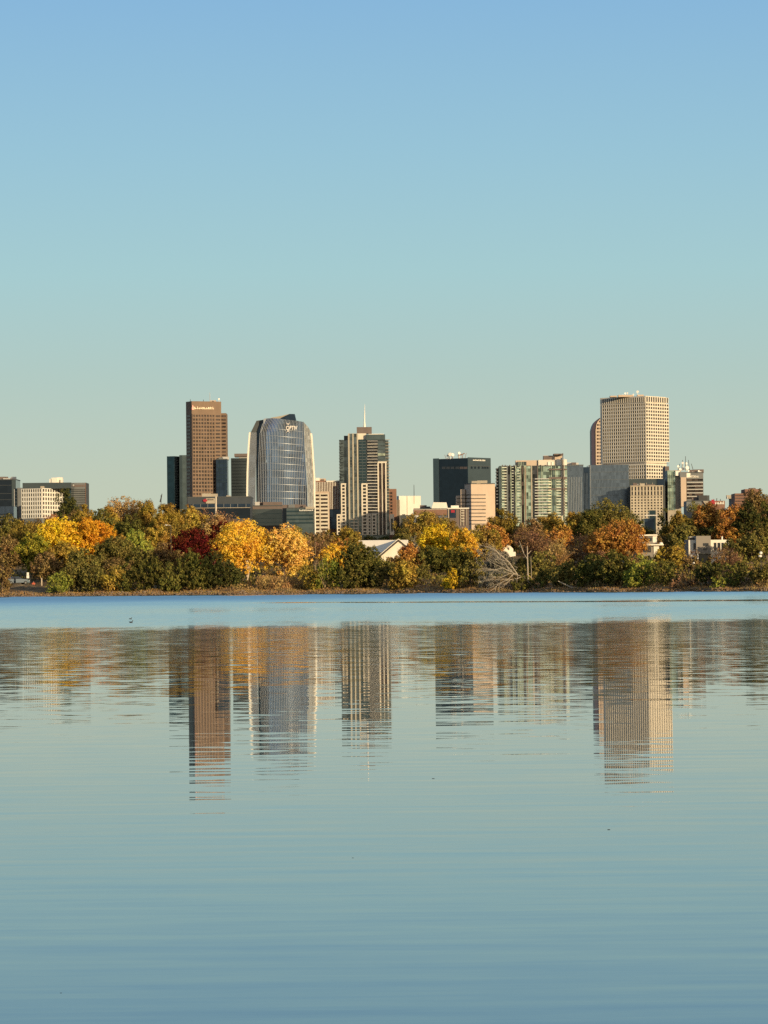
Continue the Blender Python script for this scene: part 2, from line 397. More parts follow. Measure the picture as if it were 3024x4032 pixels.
G_SILVER2 = glass('warm_silver_glass', (0.42, 0.40, 0.35), 0.5, 0.3, (2.0, 3.9), 0.35, 0.03)
G_GREEN = glass('green_condo_glass', (0.30, 0.39, 0.32), 0.6, 0.2, (3.0, 3.4), 0.75, 0.06)
G_GREENL = glass('pale_green_glass', (0.42, 0.48, 0.36), 0.5, 0.25, (3.0, 3.4), 0.3, 0.05)
G_CONDO = glass('condo_tower_glass', (0.11, 0.135, 0.14), 0.6, 0.15, (3, 3.5), 0.5, 0.03)

ROOF = dict()
def letters(bd, F, x0, x1, y0, y1, widths, mat_, name='sign_letters', out=0.3, seedv=3):
    """a row of raised sign letters too far off to read: uprights and bars of uneven height"""
    rr = random.Random(seedv); mb = MB(); s0, s1, z0, z1 = F.rect(x0, x1, y0, y1); tot = sum(abs(w) for w in widths); s = s0; H = z1 - z0
    for w in widths:
        ww = abs(w) / tot * (s1 - s0)
        if w > 0:
            h = H * rr.uniform(0.62, 1.0)
            F.slab(mb, s, s + ww * 0.3, z0, z0 + h, out, out + 0.4)
            F.slab(mb, s + ww * 0.3, s + ww * 0.8, z0 + H * 0.0, z0 + H * 0.25, out, out + 0.38)
            if rr.random() < 0.6: F.slab(mb, s + ww * 0.3, s + ww * 0.8, z0 + h * 0.6, z0 + h * 0.85, out, out + 0.36)
            if rr.random() < 0.5: F.slab(mb, s + ww * 0.62, s + ww * 0.82, z0 + H * 0.26, z0 + h * 0.59, out, out + 0.37)
        s += ww
    return bd.part(name, mb, mat_)
def rooftop(bd, x, y, D, r, mat_=None, dish=True):
    """a roof mast carrying a dish, part of its building"""
    p = P(x, y, D); mb = MB(); mb.tube((p.x, D, bd.zt - 0.5), (p.x, D, p.z), 0.35, 0.25, 6)
    if dish:
        q = Vector((p.x, D - .3, p.z)); ax = Vector((.35 if int(x) % 2 else -.25, -1, .25)).normalized()
        mb.tube(q, q + ax * r * .12, r * .25, r * .62, 12); mb.tube(q + ax * r * .12, q + ax * r * .34, r * .62, r * .8, 12)
    bd.part('dish_antenna' if dish else 'mast', mb, mat_ or W_WM)
def roofbox(bd, x0, x1, y0, D, depth, mat_, name='rooftop_plant', zb=None, dy=0.0):
    a = P(x0, y0, D); b_ = P(x1, y0, D); mb = MB(); mb.box(a.x, b_.x, D, D + depth, (bd.zt - 0.3 if zb is None else zb), a.z); bd.part(name, mb, mat_)
def clutter(bd, seed, n_=6):
    """plant boxes, vents and a rail set back on a flat roof"""
    rr = random.Random(seed); L, C, R, B = [Vector(q) for q in (bd.L, bd.C, bd.R, bd.B)]
    for k in range(n_):
        u, v = rr.uniform(.08, .85), rr.uniform(.15, .7); q = C + (L - C) * u + (R - C) * v; h = rr.uniform(1.2, 3.6); w = rr.uniform(1.2, 5.0)
        mb = MB(); mb.box(q.x - w, q.x + w, q.y - 2, q.y + 2 + k * .3, bd.zt - .2, bd.zt + h + k * .01); bd.part('roof_plant', mb, rr.choice([W_GREY, W_TAUPE, W_BEIGE, W_METAL]))
    mb = MB(); Fz = bd.fl
    for F in (bd.fl, bd.fr): F.slab(mb, 0, F.W, bd.zt - .6, bd.zt + .3, -.15, .25)
    bd.part('parapet', mb, W_DGREY)
def bands(bd, F, x0, x1, ys_, hh, mat_, out=0.25, name='window_band', th=0.25):
    for y in ys_:
        mb = MB(); F.prect(mb, x0, x1, y - hh / 2, y + hh / 2, out - th, out); bd.part(name, mb, mat_)

# ------------------------------------------------------------------ downtown, left to right
def z(x0, zx): return x0 + zx * 0.40678
def zy(v): return 1500 + v * 0.40678

# dark block at the left edge of the picture
bd = Bld('office_building', 'black glass office block cut by the left picture edge', -70, 62, 62, 1888, 3700, G_BLACK, 0, 45)
bands(bd, bd.fl, -70, 61, [zy(1010), zy(1090), zy(1150)], 1.2, W_DGREY, 0.3, 'spandrel')
mb = MB(); bd.fl.prect(mb, 47, 62, 1889, 2060, 0.0, 0.5); bd.part('corner_pier', mb, G_BLACK2)
roofbox(bd, 12, 46, 1884, 3710, 20, W_TAUPE)
clutter(bd, 67)
bd = Bld('office_building', 'low pale blue-grey block in front of the black one at the left edge', -70, 54, 54, zy(1215), 3500, G_GREY, 0, 30)
bands(bd, bd.fl, -70, 54, [zy(1290)], 3, W_DGREY)
bd = Bld('office_building', 'narrow dark slab between the black block and the white gridded one', 55, 68, 88, zy(1040), 3560, G_BLACK, 0, 30)
bd.block('side_panel', 69, 86, zy(1034), 2100, 3562, 28, W_GREY)
mb = MB(); bd.fl.prect(mb, 56, 58, zy(1046), zy(1320), 0, .5); bd.part('edge_trim', mb, W_METAL)
bands(bd, bd.fl, 59, 67, [zy(v) for v in range(1070, 1320, 34)], 2, G_TEAL2, 0.2)

bd = Bld('office_building', 'white gridded office block with dark green attic, partly behind a dark tree', 86, z(0,405), z(0,622), zy(1040), 3380, W_GREY, 24, 40)
wm = MB()
bd.lattice(bd.fl, 86, z(0,404), zy(1042), zy(1330), 9, 7, 0.64, 0.68, G_WIN, wm)
bd.part('wall_grid', wm, W_WHITE); wm = MB()
bd.lattice(bd.fr, z(0,406), z(0,621), zy(1042), zy(1330), 9, 7, 0.64, 0.68, G_WIN, wm)
bd.part('wall_grid', wm, W_WHITE)
bd.finish()
bd.block('attic', z(0,218), z(0,690), zy(985), zy(1042), 3395, 34, G_BLACK2)
bd.block('side_wing', z(0,624), z(0,690), zy(1000), 2100, 3420, 30, G_TEAL)
for a, c, t in ((478, 500, 948), (498, 548, 936), (545, 604, 934), (585, 606, 955)): roofbox(bd, z(0,a), z(0,c), zy(t), 3400 + a % 7, 8, W_WHITE, zb=P(200, zy(990), 3400).z)
mb = MB(); p = P(z(0,660), zy(1010), 3419); mb.box(p.x - 6, p.x + 6, 3418.6, 3419.2, p.z - .8, p.z + .8); bd.part('sign_board', mb, W_METAL)

clutter(bd, 12)
bd = Bld('office_building', 'grey office block with horizontal stripes just right of the white gridded one', z(0,690), z(0,832), z(0,832), zy(985), 3450, W_DGREY, 0, 35)
mb = MB(); bd.fl.prect(mb, z(0,690), z(0,828), zy(986), zy(1046), 0, 0.6); bd.part('crown_panel', mb, W_GREY)
mb = MB(); bd.fl.prect(mb, z(0,700), z(0,822), zy(1003), zy(1025), 0.6, 0.9); bd.part('louvre', mb, W_TAUPE)
bands(bd, bd.fl, z(0,692), z(0,828), [zy(v) for v in (1058, 1080, 1101, 1122, 1143, 1164, 1185)], 3.2, W_GREY, 0.7, 'spandrel', .5)
mb = MB(); bd.fl.prect(mb, z(0,828), z(0,832), zy(986), zy(1200), 0, 0.9); bd.part('edge_trim', mb, W_BRICK)

bd = Bld('office_building', 'dark teal glass slab against the left side of the brown tower', 656, 656 + 30, 734, 1796, 3560, G_TEAL, 25, 40)
mb = MB(); bd.fr.prect(mb, 686, 707, 1797, 2000, 0, 0.4); bd.part('curtain_wall', mb, G_TEAL2)
mb = MB(); 
for y in range(1812, 1990, 11): bd.fr.prect(mb, 688, 706, y, y + 1.1, 0.4, 0.7)
bd.part('floor_lines', mb, W_GREY)
bd.block('taller_wing', 707, 736, 1792, 2060, 3565, 36, G_TEAL2)

# brown tower
x0 = 504
bd = Bld('brown_tower', 'tall brown stone tower with punched windows and a lit sign on its blank top', z(x0,553), z(x0,616), z(x0,895), 1579, 3450, W_BROWN, 63, 40)
wm = MB()
bd.lattice(bd.fr, z(x0,622), z(x0,838), zy(322), zy(742), 8, 12, 0.68, 0.62, G_WIN2, wm, th=0.8)
bd.lattice(bd.fr, z(x0,622), z(x0,842), zy(742), zy(786), 8, 1, 0.60, 0.85, G_WIN2, wm, th=0.8)
bd.lattice(bd.fr, z(x0,622), z(x0,846), zy(786), zy(1150), 8, 10, 0.68, 0.62, G_WIN2, wm, th=0.8)
bd.part('wall_grid', wm, W_BROWN)
rows = [zy(340 + 34.6 * i) for i in range(12)] + [zy(762)] + [zy(800 + 34.6 * i) for i in range(10)]
bands(bd, bd.fl, z(x0,572), z(x0,606), rows, 7.5, G_WIN2, 0.3)
bands(bd, bd.fr, z(x0,850), z(x0,892), rows[:13], 6.5, G_WIN2, 0.3)
bd.finish()
# right shoulder
a = P(z(x0,893), zy(312), 3470); b_ = P(z(x0,950), zy(312), 3470)
mb = MB(); mb.box(a.x, b_.x, 3470, 3500, -1, a.z); bd.part('shoulder_wing', mb, W_BROWN)
Fs = Face((a.x, 3470), (b_.x, 3470)); bands(bd, Fs, z(x0,900), z(x0,948), rows[:13], 6.5, G_WIN2, 0.3)
# sign: red and white flame, then letters
Ft = bd.fr
s, zz = Ft.at(z(x0,629), zy(262)); mb = MB(); hgt = 20 / F_PX * 3450
mb.v = [Ft.pt(s - 1.3, zz - hgt*.35, .1), Ft.pt(s + 1.1, zz - hgt*.35, .1), Ft.pt(s + 0.8, zz + hgt*.1, .1), Ft.pt(s - .6, zz + hgt*.65, .1), Ft.pt(s - 1.3, zz, .1)]
mb.v += [tuple(Vector(q) + Vector((Ft.n.x, Ft.n.y, 0)) * .5) for q in mb.v]
mb.f = [(0,1,2,3,4), (9,8,7,6,5)] + [(i, (i+1)%5, 5+(i+1)%5, 5+i) for i in range(5)]
bd.part('sign_emblem', mb, mat('pale_red_sign', (0.95, 0.45, 0.36), 0.5, var=0.02))
mb2 = MB(); Ft.slab(mb2, s - 1.6, s - 1.3, zz - hgt*.4, zz + hgt*.1, .1, .6); bd.part('sign_emblem', mb2, W_RED)
letters(bd, Ft, z(x0,640), z(x0,830), zy(249), zy(273), [1.5, 1, 1, .7, .7, .7, 1, 1, 1.3, 1, -.3, .9], mat('sign_cream', (0.95, 0.78, 0.55), 0.5, var=0.02), seedv=5)
mb = MB(); Ft.prect(mb, z(x0,645), z(x0,835), zy(200), zy(201), 0, .1); bd.part('parapet_line', mb, W_TAUPE)
rooftop(bd, z(x0,603), zy(178), 3455, 1, dish=False, mat_=W_DARKMETAL); rooftop(bd, z(x0,792), zy(112), 3472, 1, dish=False, mat_=W_METAL)
rooftop(bd, z(x0,880), zy(176), 3466, 1.1); rooftop(bd, z(x0,730), zy(180), 3470, 1, dish=False, mat_=W_DARKMETAL)
roofbox(bd, z(x0,795), z(x0,850), zy(188), 3474, 8, W_PINK)

bd = Bld('office_building', 'dark blue glass block covering the lower right side of the brown tower', z(x0,852), z(x0,958), z(x0,958), zy(757), 3455, G_NAVY, 0, 30)
bands(bd, bd.fl, z(x0,854), z(x0,956), [zy(v) for v in (800, 836, 870, 905, 942, 975)], 1.6, G_TEAL, 0.3, 'window_band')
mb = MB(); bd.fl.prect(mb, z(x0,886), z(x0,888), zy(760), zy(1118), 0, .5); bd.fl.prect(mb, z(x0,930), z(x0,932), zy(760), zy(1118), 0, .5); bd.part('mullion', mb, G_TEAL)
clutter(bd, 42)
bd = Bld('office_building', 'charcoal glass slab with a flat overhanging roof, left of the curved silver tower', z(x0,996), z(x0,1180), z(x0,1180), zy(747), 3680, G_BLACK2, 0, 34)
bands(bd, bd.fl, z(x0,1000), z(x0,1165), [zy(v) for v in range(780, 1110, 30)], 1.5, G_BLACK, 0.3)
a = P(z(x0,1028), zy(703), 3682); b_ = P(z(x0,1180), zy(703), 3682); mb = MB(); mb.box(a.x, b_.x, 3684, 3710, bd.zt + 1.8 , a.z); bd.part('roof_canopy', mb, W_TAUPE)
mb = MB(); mb.box(a.x + 5, b_.x, 3687, 3707, bd.zt - .2, bd.zt + 1.9); bd.part('roof_clerestory', mb, W_METAL)

# arena
bd = Bld('arena', 'long low grey arena with a lit sign panel below the brown tower', z(x0,575), z(x0,1185), z(x0,1185), zy(1122), 3000, mat('slate_panel', (0.050, 0.060, 0.070), .6), 0, 60)
mb = MB(); bd.fl.prect(mb, z(x0,576), z(x0,1184), zy(1192), zy(1222), 0, .5); bd.part('window_band', mb, G_NAVY)
mb = MB(); bd.fl.prect(mb, z(x0,576), z(x0,1184), zy(1224), zy(1330), 0, .7); bd.part('lower_wall', mb, G_BLACK)
mb = MB(); bd.fl.prect(mb, z(x0,600), z(x0,1184), zy(1226), zy(1231), .7, 1.3); bd.part('canopy_edge', mb, W_BEIGE)
for v in (628, 700, 770, 840, 925, 990, 1060, 1140):
    mb = MB(); bd.fl.prect(mb, z(x0,v), z(x0,v + 5), zy(1190), zy(1224), .5, 1.0); bd.part('column', mb, W_GREY)
mb = MB(); bd.fl.prect(mb, z(x0,755), z(x0,842), zy(1136), zy(1186), 0, .6); bd.part('sign_panel', mb, W_BEIGE)
mb = MB(); s, zz = bd.fl.at(z(x0,747), zy(1157))
mb.v = [bd.fl.pt(s + 1.9*math.cos(t), zz + 1.7*math.sin(t)*(1 if i % 2 else .55), .7) for i, t in enumerate(np.linspace(0, 2*math.pi, 13)[:-1])]
mb.v += [tuple(Vector(q) + Vector((0, -.4, 0))) for q in mb.v]; mb.f = [tuple(range(12)), tuple(reversed(range(12, 24)))] + [(i, (i+1)%12, 12+(i+1)%12, 12+i) for i in range(12)]
bd.part('sign_emblem', mb, W_RED)
letters(bd, bd.fl, z(x0,765), z(x0,832), zy(1141), zy(1154), [1]*7, W_TAUPE, out=.6, seedv=8)

# curved silver tower
x0 = 900; D0 = 3500.0
root = thing('curved_glass_tower', 'bulging silver-blue glass tower with a faceted top and raised letters OPTIV', 'tower', (P(z(x0,500), 2000, D0).x, D0 + 20, -1))
class Loft:
    pass
def curve(pts, t):
    ys_ = [p[1] for p in pts]; xs_ = [p[0] for p in pts]; return float(np.interp(t, ys_, xs_))
LE = [(355,365),(325,430),(305,500),(295,700),(288,1000),(282,1440)]
RE = [(727,395),(733,600),(745,800),(758,1000),(772,1440)]
R2 = [(730,397),(768,440),(790,476),(803,506),(818,720),(831,930),(838,1440)]
LW = [(206,498),(196,620),(188,760),(183,900),(178,1265)]
def loft(le, re, topf, yoff, bulge, nu, nv, ybot=1500, D=D0, thick=6):
    mb = MB(); ids = {}
    for j in range(nv + 1):
        for i in range(nu + 1):
            u = i / nu; yt = topf(u); v = yt + (ybot - yt) * j / nv
            xa, xb = curve(le, v), curve(re, v); x = xa + (xb - xa) * u
            dd = D + yoff[0] * (1-u) + yoff[1] * u - bulge * (1 - (2*u - 1)**2)
            q = P(z(x0, x), zy(v), dd); ids[i, j] = len(mb.v); mb.v.append((q.x, dd, max(q.z, -1) if j < nv else -1))
    for j in range(nv):
        for i in range(nu): mb.f.append((ids[i,j+1], ids[i+1,j+1], ids[i+1,j], ids[i,j]))
    return mb, ids
topm = lambda u: float(np.interp(u, [0, .14, .4, .41, .8, 1.0], [366, 360, 364, 368, 384, 396]))
mb, ids = loft(LE, RE, topm, (0, 6), 10, 28, 34)
nb = len(mb.v)  # back wall and roof
backs = []
for i in range(29):
    a = mb.v[ids[i,0]]; c = mb.v[ids[i,34]]
    mb.v.append((a[0], D0 + 40, a[2])); mb.v.append((c[0], D0 + 40, -1)); backs.append((nb + 2*i, nb + 2*i + 1))
for i in range(28):
    mb.f.append((ids[i,0], ids[i+1,0], backs[i+1][0], backs[i][0])); mb.f.append((backs[i][1], backs[i][0], backs[i+1][0], backs[i+1][1]))
mb.f.append(tuple([ids[0,j] for j in range(35)] + [backs[0][1], backs[0][0]])); mb.f.append(tuple([backs[28][0], backs[28][1]] + [ids[28,j] for j in reversed(range(35))]))
mb.build('curtain_wall', G_SILVER, root)
main_mb, main_ids = mb, ids
def fin_strip(ids, vv, i, nv, w, out, mbx, j0=0):
    for j in range(j0, nv):
        a = Vector(vv[ids[i,j]]); c = Vector(vv[ids[i,j+1]])
        mbx.hexa([(c.x-w, c.y-out, c.z), (c.x+w, c.y-out, c.z), (c.x+w, c.y, c.z), (c.x-w, c.y, c.z), (a.x-w, a.y-out, a.z), (a.x+w, a.y-out, a.z), (a.x+w, a.y, a.z), (a.x-w, a.y, a.z)])
FIN = mat('aluminium_fin', (0.40, 0.43, 0.46), 0.45, 0.4, var=0.1)
for i in range(0, 29):
    m_ = MB(); fin_strip(main_ids, main_mb.v, i, 34, 0.18, 0.45, m_); m_.build('mullion', FIN, root)
for j in range(3, 34, 2):
    m_ = MB()
    for i in range(1, 27):
        a = Vector(main_mb.v[main_ids[i,j]]); c = Vector(main_mb.v[main_ids[i+1,j]])
        m_.hexa([(a.x, a.y-.5, a.z-.15), (c.x, c.y-.5, c.z-.15), (c.x, c.y, c.z-.15), (a.x, a.y, a.z-.15), (a.x, a.y-.5, a.z+.15), (c.x, c.y-.5, c.z+.15), (c.x, c.y, c.z+.15), (a.x, a.y, a.z+.15)])
    m_.build('transom', FIN, root)
tops = lambda u: float(np.interp(u, [0, .5, .85, 1.0], [398, 440, 478, 508]))
RS = [(729,396),(735,600),(748,800),(762,1000),(775,1440)]
RSr = [(735,397),(803,508),(831,930),(838,1440)]
mb, ids = loft(RS, [(800,508),(803,509),(831,930),(838,1440)], lambda u: float(np.interp(u,[0,.5,.85,1],[400,440,478,508])), (8, 22), 0, 8, 34)
nb = len(mb.v)
for i in range(9):
    a = mb.v[ids[i,0]]; mb.v.append((a[0], D0 + 39, a[2])); mb.v.append((mb.v[ids[i,34]][0], D0 + 39, -1))
for i in range(8): mb.f.append((ids[i,0], ids[i+1,0], nb+2*(i+1), nb+2*i))
mb.f.append(tuple([nb+16, nb+17] + [ids[8,j] for j in reversed(range(35))]))
mb.build('side_curtain_wall', G_SILVER2, root)
m_ = MB(); fin_strip(ids, mb.v, 8, 34, 0.85, 2.0, m_); m_.build('edge_glint_strip', W_WM, root)  # white strip painted in for the sun glint along the right corner
for i in (2, 4, 6): m_ = MB(); fin_strip(ids, mb.v, i, 34, 0.2, 0.7, m_); m_.build('mullion', FIN, root)
mb, ids = loft(LW, [(268,498),(266,700),(262,900),(258,1265)], lambda u: 498, (6, 2), 0, 8, 30)
nb = len(mb.v)
for i in range(9):
    a = mb.v[ids[i,0]]; mb.v.append((a[0], D0 + 38, a[2])); mb.v.append((mb.v[ids[i,30]][0], D0 + 38, -1))
for i in range(8): mb.f.append((ids[i,0], ids[i+1,0], nb+2*(i+1), nb+2*i))
mb.f.append(tuple([ids[0,j] for j in range(31)] + [nb+1, nb]))
mb.build('wing_curtain_wall', G_SILVER, root)
m_ = MB(); fin_strip(ids, mb.v, 0, 30, 0.85, 2.0, m_); m_.build('edge_glint_strip', W_WM, root)  # same painted sun glint along the left corner
for i in range(1, 9): m_ = MB(); fin_strip(ids, mb.v, i, 30, 0.19, 0.6, m_); m_.build('mullion', FIN, root)
a = P(z(x0,262), zy(400), D0 + 8); b_ = P(z(x0,322), zy(400), D0 + 8)
mb = MB(); mb.box(a.x, b_.x, D0 + 8, D0 + 36, -1, a.z); mb.build('recess_wall', G_NAVY, root)
def wedge(pts, D, depth, name, m_):
    mb = MB(); k = len(pts); q = [P(z(x0,x), zy(y), D) for x, y in pts]
    mb.v = [(p.x, D, p.z) for p in q] + [(p.x, D + depth, p.z) for p in q]
    mb.f = [tuple(range(k)), tuple(reversed(range(k, 2*k)))] + [(i, k+i, k+(i+1)%k, (i+1)%k) for i in range(k)]
    return mb.build(name, m_, root)
wedge([(215,497),(268,497),(292,430),(335,376),(270,385)], D0 + 5, 25, 'roof_cap', W_DGREY)
wedge([(268,500),(300,500),(322,430),(350,372),(330,375)], D0 + 6.5, 25, 'roof_recess', G_NAVY)
wedge([(405,366),(410,356),(520,336),(590,319),(510,360),(510,372)], D0 + 2, 12, 'crown_screen', W_BEIGE)
wedge([(510,372),(510,356),(590,319),(640,320),(655,384)], D0 + 0.5, 18, 'crown_screen', G_NAVY)
wedge([(338,420),(338,372),(352,362),(402,362),(340,430),(312,500),(306,500)], D0 - 1.2, 2, 'edge_trim', FIN)
# letters
cu = bpy.data.curves.new('sign_letters', 'FONT'); cu.body = 'OPTIV'; cu.size = 1.0; cu.extrude = 0.05; cu.offset = 0.012; cu.space_character = 1.0
cu.materials.append(mat('sign_white', (0.95, 0.88, 0.80), 0.5, var=0.01))
so = bpy.data.objects.new('sign_letters', cu); COL.objects.link(so); so.parent = root
pa = P(z(x0,556), zy(474), D0 - 7); pb = P(z(x0,690), zy(432), D0 - 7)
so.location = (pa.x - root.location.x, D0 - 7.2 - root.location.y, pa.z + 0.0 - root.location.z)
so.rotation_euler = (math.radians(90), 0, math.radians(3)); so.scale = ((pb.x - pa.x) / 3.45, (pb.z - pa.z) / 0.74, 6)
bpy.context.view_layer.update(); me_ = bpy.data.meshes.new_from_object(so); so2 = bpy.data.objects.new('sign_letters', me_); COL.objects.link(so2); so2.parent = root
so2.location = so.location; so2.rotation_euler = so.rotation_euler; so2.scale = so.scale; bpy.data.objects.remove(so); so2.name = 'sign_letters'
mb = MB(); k = 1.6
for cy, d in ((416, 1), (488, -1)):
    q = P(z(x0,575), zy(cy), D0 - 7)
    mb.tube((q.x - 1.7, D0-7.2, q.z + 1.1*d), (q.x - .3, D0-7.2, q.z - .4*d), .22, .38, 5); mb.tube((q.x + 1.7, D0-7.2, q.z + 1.1*d), (q.x + .3, D0-7.2, q.z - .4*d), .22, .38, 5)
    mb.tube((q.x, D0-7.2, q.z - .2*d), (q.x, D0-7.2, q.z - 1.1*d), .4, .3, 5)
mb.build('sign_emblem', bpy.data.materials['sign_white'], root)

x0 = 900
clutter(bd, 78)
bd = Bld('office_building', 'dark grey low office block with two roof tiers below the curved tower', z(x0,212), z(x0,520), z(x0,520), zy(1206), 3050, W_TAUPE, 0, 40)
mb = MB(); bd.fl.prect(mb, z(x0,212), z(x0,520), zy(1240), zy(1400), 0, .5); bd.part('curtain_wall', mb, G_BLACK2)
bd.block('roof_tier', z(x0,303), z(x0,514), zy(1172), zy(1207), 3060, 25, W_TAUPE)
bands(bd, bd.fl, z(x0,214), z(x0,518), [zy(1285), zy(1330), zy(1370)], 1.5, G_TEAL, 0.8)
clutter(bd, 62)
bd = Bld('office_building', 'blue-grey glass office block with a small white sign at its roof corner', z(x0,560), z(x0,824), z(x0,824), zy(1228), 3000, G_TEAL2, 0, 40)
bd.block('roof_tier', z(x0,522), z(x0,748), zy(1198), zy(1230), 3012, 25, W_TAUPE)
bd.block('entrance_slot', z(x0,524), z(x0,562), zy(1232), zy(1420), 3004, 20, G_BLACK)
bands(bd, bd.fl, z(x0,562), z(x0,822), [zy(v) for v in (1262, 1300, 1338, 1374)], 6, G_TEAL, 0.4)
mb = MB(); bd.fl.prect(mb, z(x0,745), z(x0,832), zy(1218), zy(1240), .4, 1.2); bd.part('roof_fascia', mb, W_BEIGE)
letters(bd, bd.fl, z(x0,686), z(x0,820), zy(1243), zy(1259), [1, 1, 1, .5, .8, 1, 1, .7, 1, 1], W_WM, out=1.2, seedv=2)

clutter(bd, 71)
# cream pair
bd = Bld('office_building', 'cream office block with tall white fins behind the small peach one', z(x0,842), z(x0,1085), z(x0,1085), zy(965), 3618, W_BRICK, 0, 35)
mb = MB(); bd.fl.prect(mb, z(x0,945), z(x0,1085), zy(965), zy(978), 0, 1.2); bd.part('cornice', mb, W_WHITE)
for i in range(16):
    xx = 846 + i * 15.7
    if 842 < xx < 1083: mb = MB(); bd.fl.prect(mb, z(x0,xx), z(x0,xx+5.4), zy(978), zy(1240), 0, 1.3); bd.part('fin', mb, W_WHITE)
mb = MB(); bd.fl.prect(mb, z(x0,972), z(x0,1086), zy(1243), zy(1432), 0, 1.0); bd.part('base_glazing', mb, G_NAVY)
roofbox(bd, z(x0,842), z(x0,880), zy(938), 3620, 10, W_WM); roofbox(bd, z(x0,872), z(x0,940), zy(945), 3623, 10, W_PINK); roofbox(bd, z(x0,896), z(x0,925), zy(952), 3621.5, 6, W_TAUPE)
bd = Bld('office_building', 'small peach office block with wide brown window slots beside the curved tower', z(x0,838), z(x0,968), z(x0,974), zy(1070), 3560, W_PINK, 6, 25)
wm = MB(); rr = 11
bd.lattice(bd.fl, z(x0,838), z(x0,884), zy(1090), zy(1490), 1, rr, 0.82, 0.5, G_WIN2, wm, th=.6)
bd.lattice(bd.fl, z(x0,886), z(x0,968), zy(1090), zy(1490), 1, rr, 0.82, 0.5, G_WIN2, wm, th=.6)
bd.part('wall_grid', wm, W_CREAM); bd.finish()

# spire tower
x0 = 1250; D1 = 3608.0
bd = Bld('residential_tower', 'stepped glass and cream stone residential tower with a white rooftop spire', z(x0,300), z(x0,655), z(x0,655), zy(570), D1, G_CONDO, 0, 34)
bd.block('side_balcony_wing', z(x0,215), z(x0,300), zy(572), 2130, D1 + 4, 26, G_CONDO)
bd.block('side_balcony_wing', z(x0,655), z(x0,692), zy(575), 2130, D1 + 5, 26, G_CONDO)
def slabs(x_0, x_1, y_0, y_1, step, D, depth, mat_, h=1.6):
    y = y_0
    while y < y_1:
        a = P(z(x0,x_0), zy(y), D); b_ = P(z(x0,x_1), zy(y), D); mb = MB(); hh = h / F_PX * D
        mb.box(a.x, b_.x, D - depth, D + 0.3, a.z - hh/2, a.z + hh/2); bd.part('balcony', mb, mat_); y += step
slabs(209, 250, 575, 985, 29.5, D1 + 5, 4, G_CONDO, 3.0); 
slabs(658, 701, 570, 1290, 29.5, D1 + 6, 4, W_BEIGE, 1.6)
bd.block('corner_block', z(x0,256), z(x0,300), zy(530), zy(575), D1 + 6, 20, G_BLACK)
bd.block('crown_wall', z(x0,300), z(x0,472), zy(508), zy(570), D1 + 2, 28, W_CREAM)
bd.block('crown_glazing', z(x0,472), z(x0,655), zy(518), zy(570), D1 - 2, 28, G_TEAL2)
bd.block('roof_edge', z(x0,495), z(x0,640), zy(511), zy(518), D1 + 1, 20, W_WHITE)
bd.block('mechanical_penthouse', z(x0,380), z(x0,525), zy(446), zy(509), D1 + 8, 16, W_TAUPE)
q = P(z(x0,455), zy(446), D1 + 9); q2 = P(z(x0,452), zy(220), D1 + 9)
mb = MB(); mb.tube((q.x, D1+16, q.z - 1), (q.x, D1+16, q.z + 6), 1.5, .8, 8); mb.tube((q.x, D1+16, q.z + 6), (q2.x+.6, D1+16, q2.z), .8, 0.12, 8); bd.part('spire', mb, W_WM)
def pier(x_0, x_1, y_0, y_1, mat_=W_CREAM, out=1.6, name='pier'):
    mb = MB(); bd.fl.prect(mb, z(x0,x_0), z(x0,x_1), zy(y_0), zy(y_1), -0.2, out); bd.part(name, mb, mat_)
for a, c in ((300,315),(342,355),(384,398)): pier(a, c, 510, 1490, mat('grey_beige_stone', (0.46, 0.42, 0.33), .85))
for a, c in ((315,342),(355,384)): pier(a, c, 510, 1490, G_CONDO, 0.6, 'window_strip')
mb = MB()
for i in range(31): 
    for a, c in ((316,341),(356,383),(403,430),(437,470)): bd.fl.prect(mb, z(x0,a), z(x0,c), zy(584 + i*29.3), zy(586.5 + i*29.3), .5, .95)
bd.part('floor_lines', mb, W_GREY)
pier(401, 470, 566, 990, G_TEAL, 0.8, 'window_strip'); pier(432, 436, 566, 990, G_TEAL2, 1.2, 'mullion')
for i in range(25):
    y = 580 + i * 29.3
    if y < 1290: pier(482, 582, y, y + 4.5, W_WHITE if i % 3 else W_METAL, 3.2, 'balcony')
pier(480, 584, 566, 1290, G_WIN, 0.5, 'window_strip')
for y in (600, 640, 700, 735): pier(584, 655, y, y + 24, G_TEAL2 if y != 700 else G_GREENL, 1.0, 'window_band')
wmx = MB()
pier(584, 671, 780, 795, W_CREAM, 2.2, 'lintel')
for a, c in ((584, 597), (623, 632), (658, 671)): pier(a, c, 795, 1490, W_CREAM, 2.2)
for a, c in ((597, 623), (632, 658)): pier(a, c, 795, 1490, G_WIN2, 1.2, 'window_strip')
# lower cream bays with single windows
Fl = bd.fl
def bay(x_0, x_1, y_0, rows_, cols=1, out=2.0, y_1=1490):
    wm = MB(); Fl.prect(wm, z(x0,x_0), z(x0,x_1), zy(y_0-9), zy(y_0), 1.0, out + 0.62); bd.lattice(Fl, z(x0,x_0), z(x0,x_1), zy(y_0), zy(y_1), cols, rows_, 0.5 if cols == 1 else 0.5, 0.66, G_WIN, wm, th=0.7, out=out)
    Fl.prect(wm, z(x0,x_0)+.3, z(x0,x_1)-.3, zy(y_0-8), zy(y_1), 0.4, out - 0.1)
    bd.part('stone_bay', wm, W_CREAM)
bay(229, 278, 1000, 15); bay(188, 228, 1300, 6, 1, 2.4); bay(427, 487, 1000, 15)
bay(488, 520, 1300, 6, 1, 2.4); bay(525, 572, 1296, 6, 1, 3.4); bay(700, 742, 1300, 1, 1, 3.0)
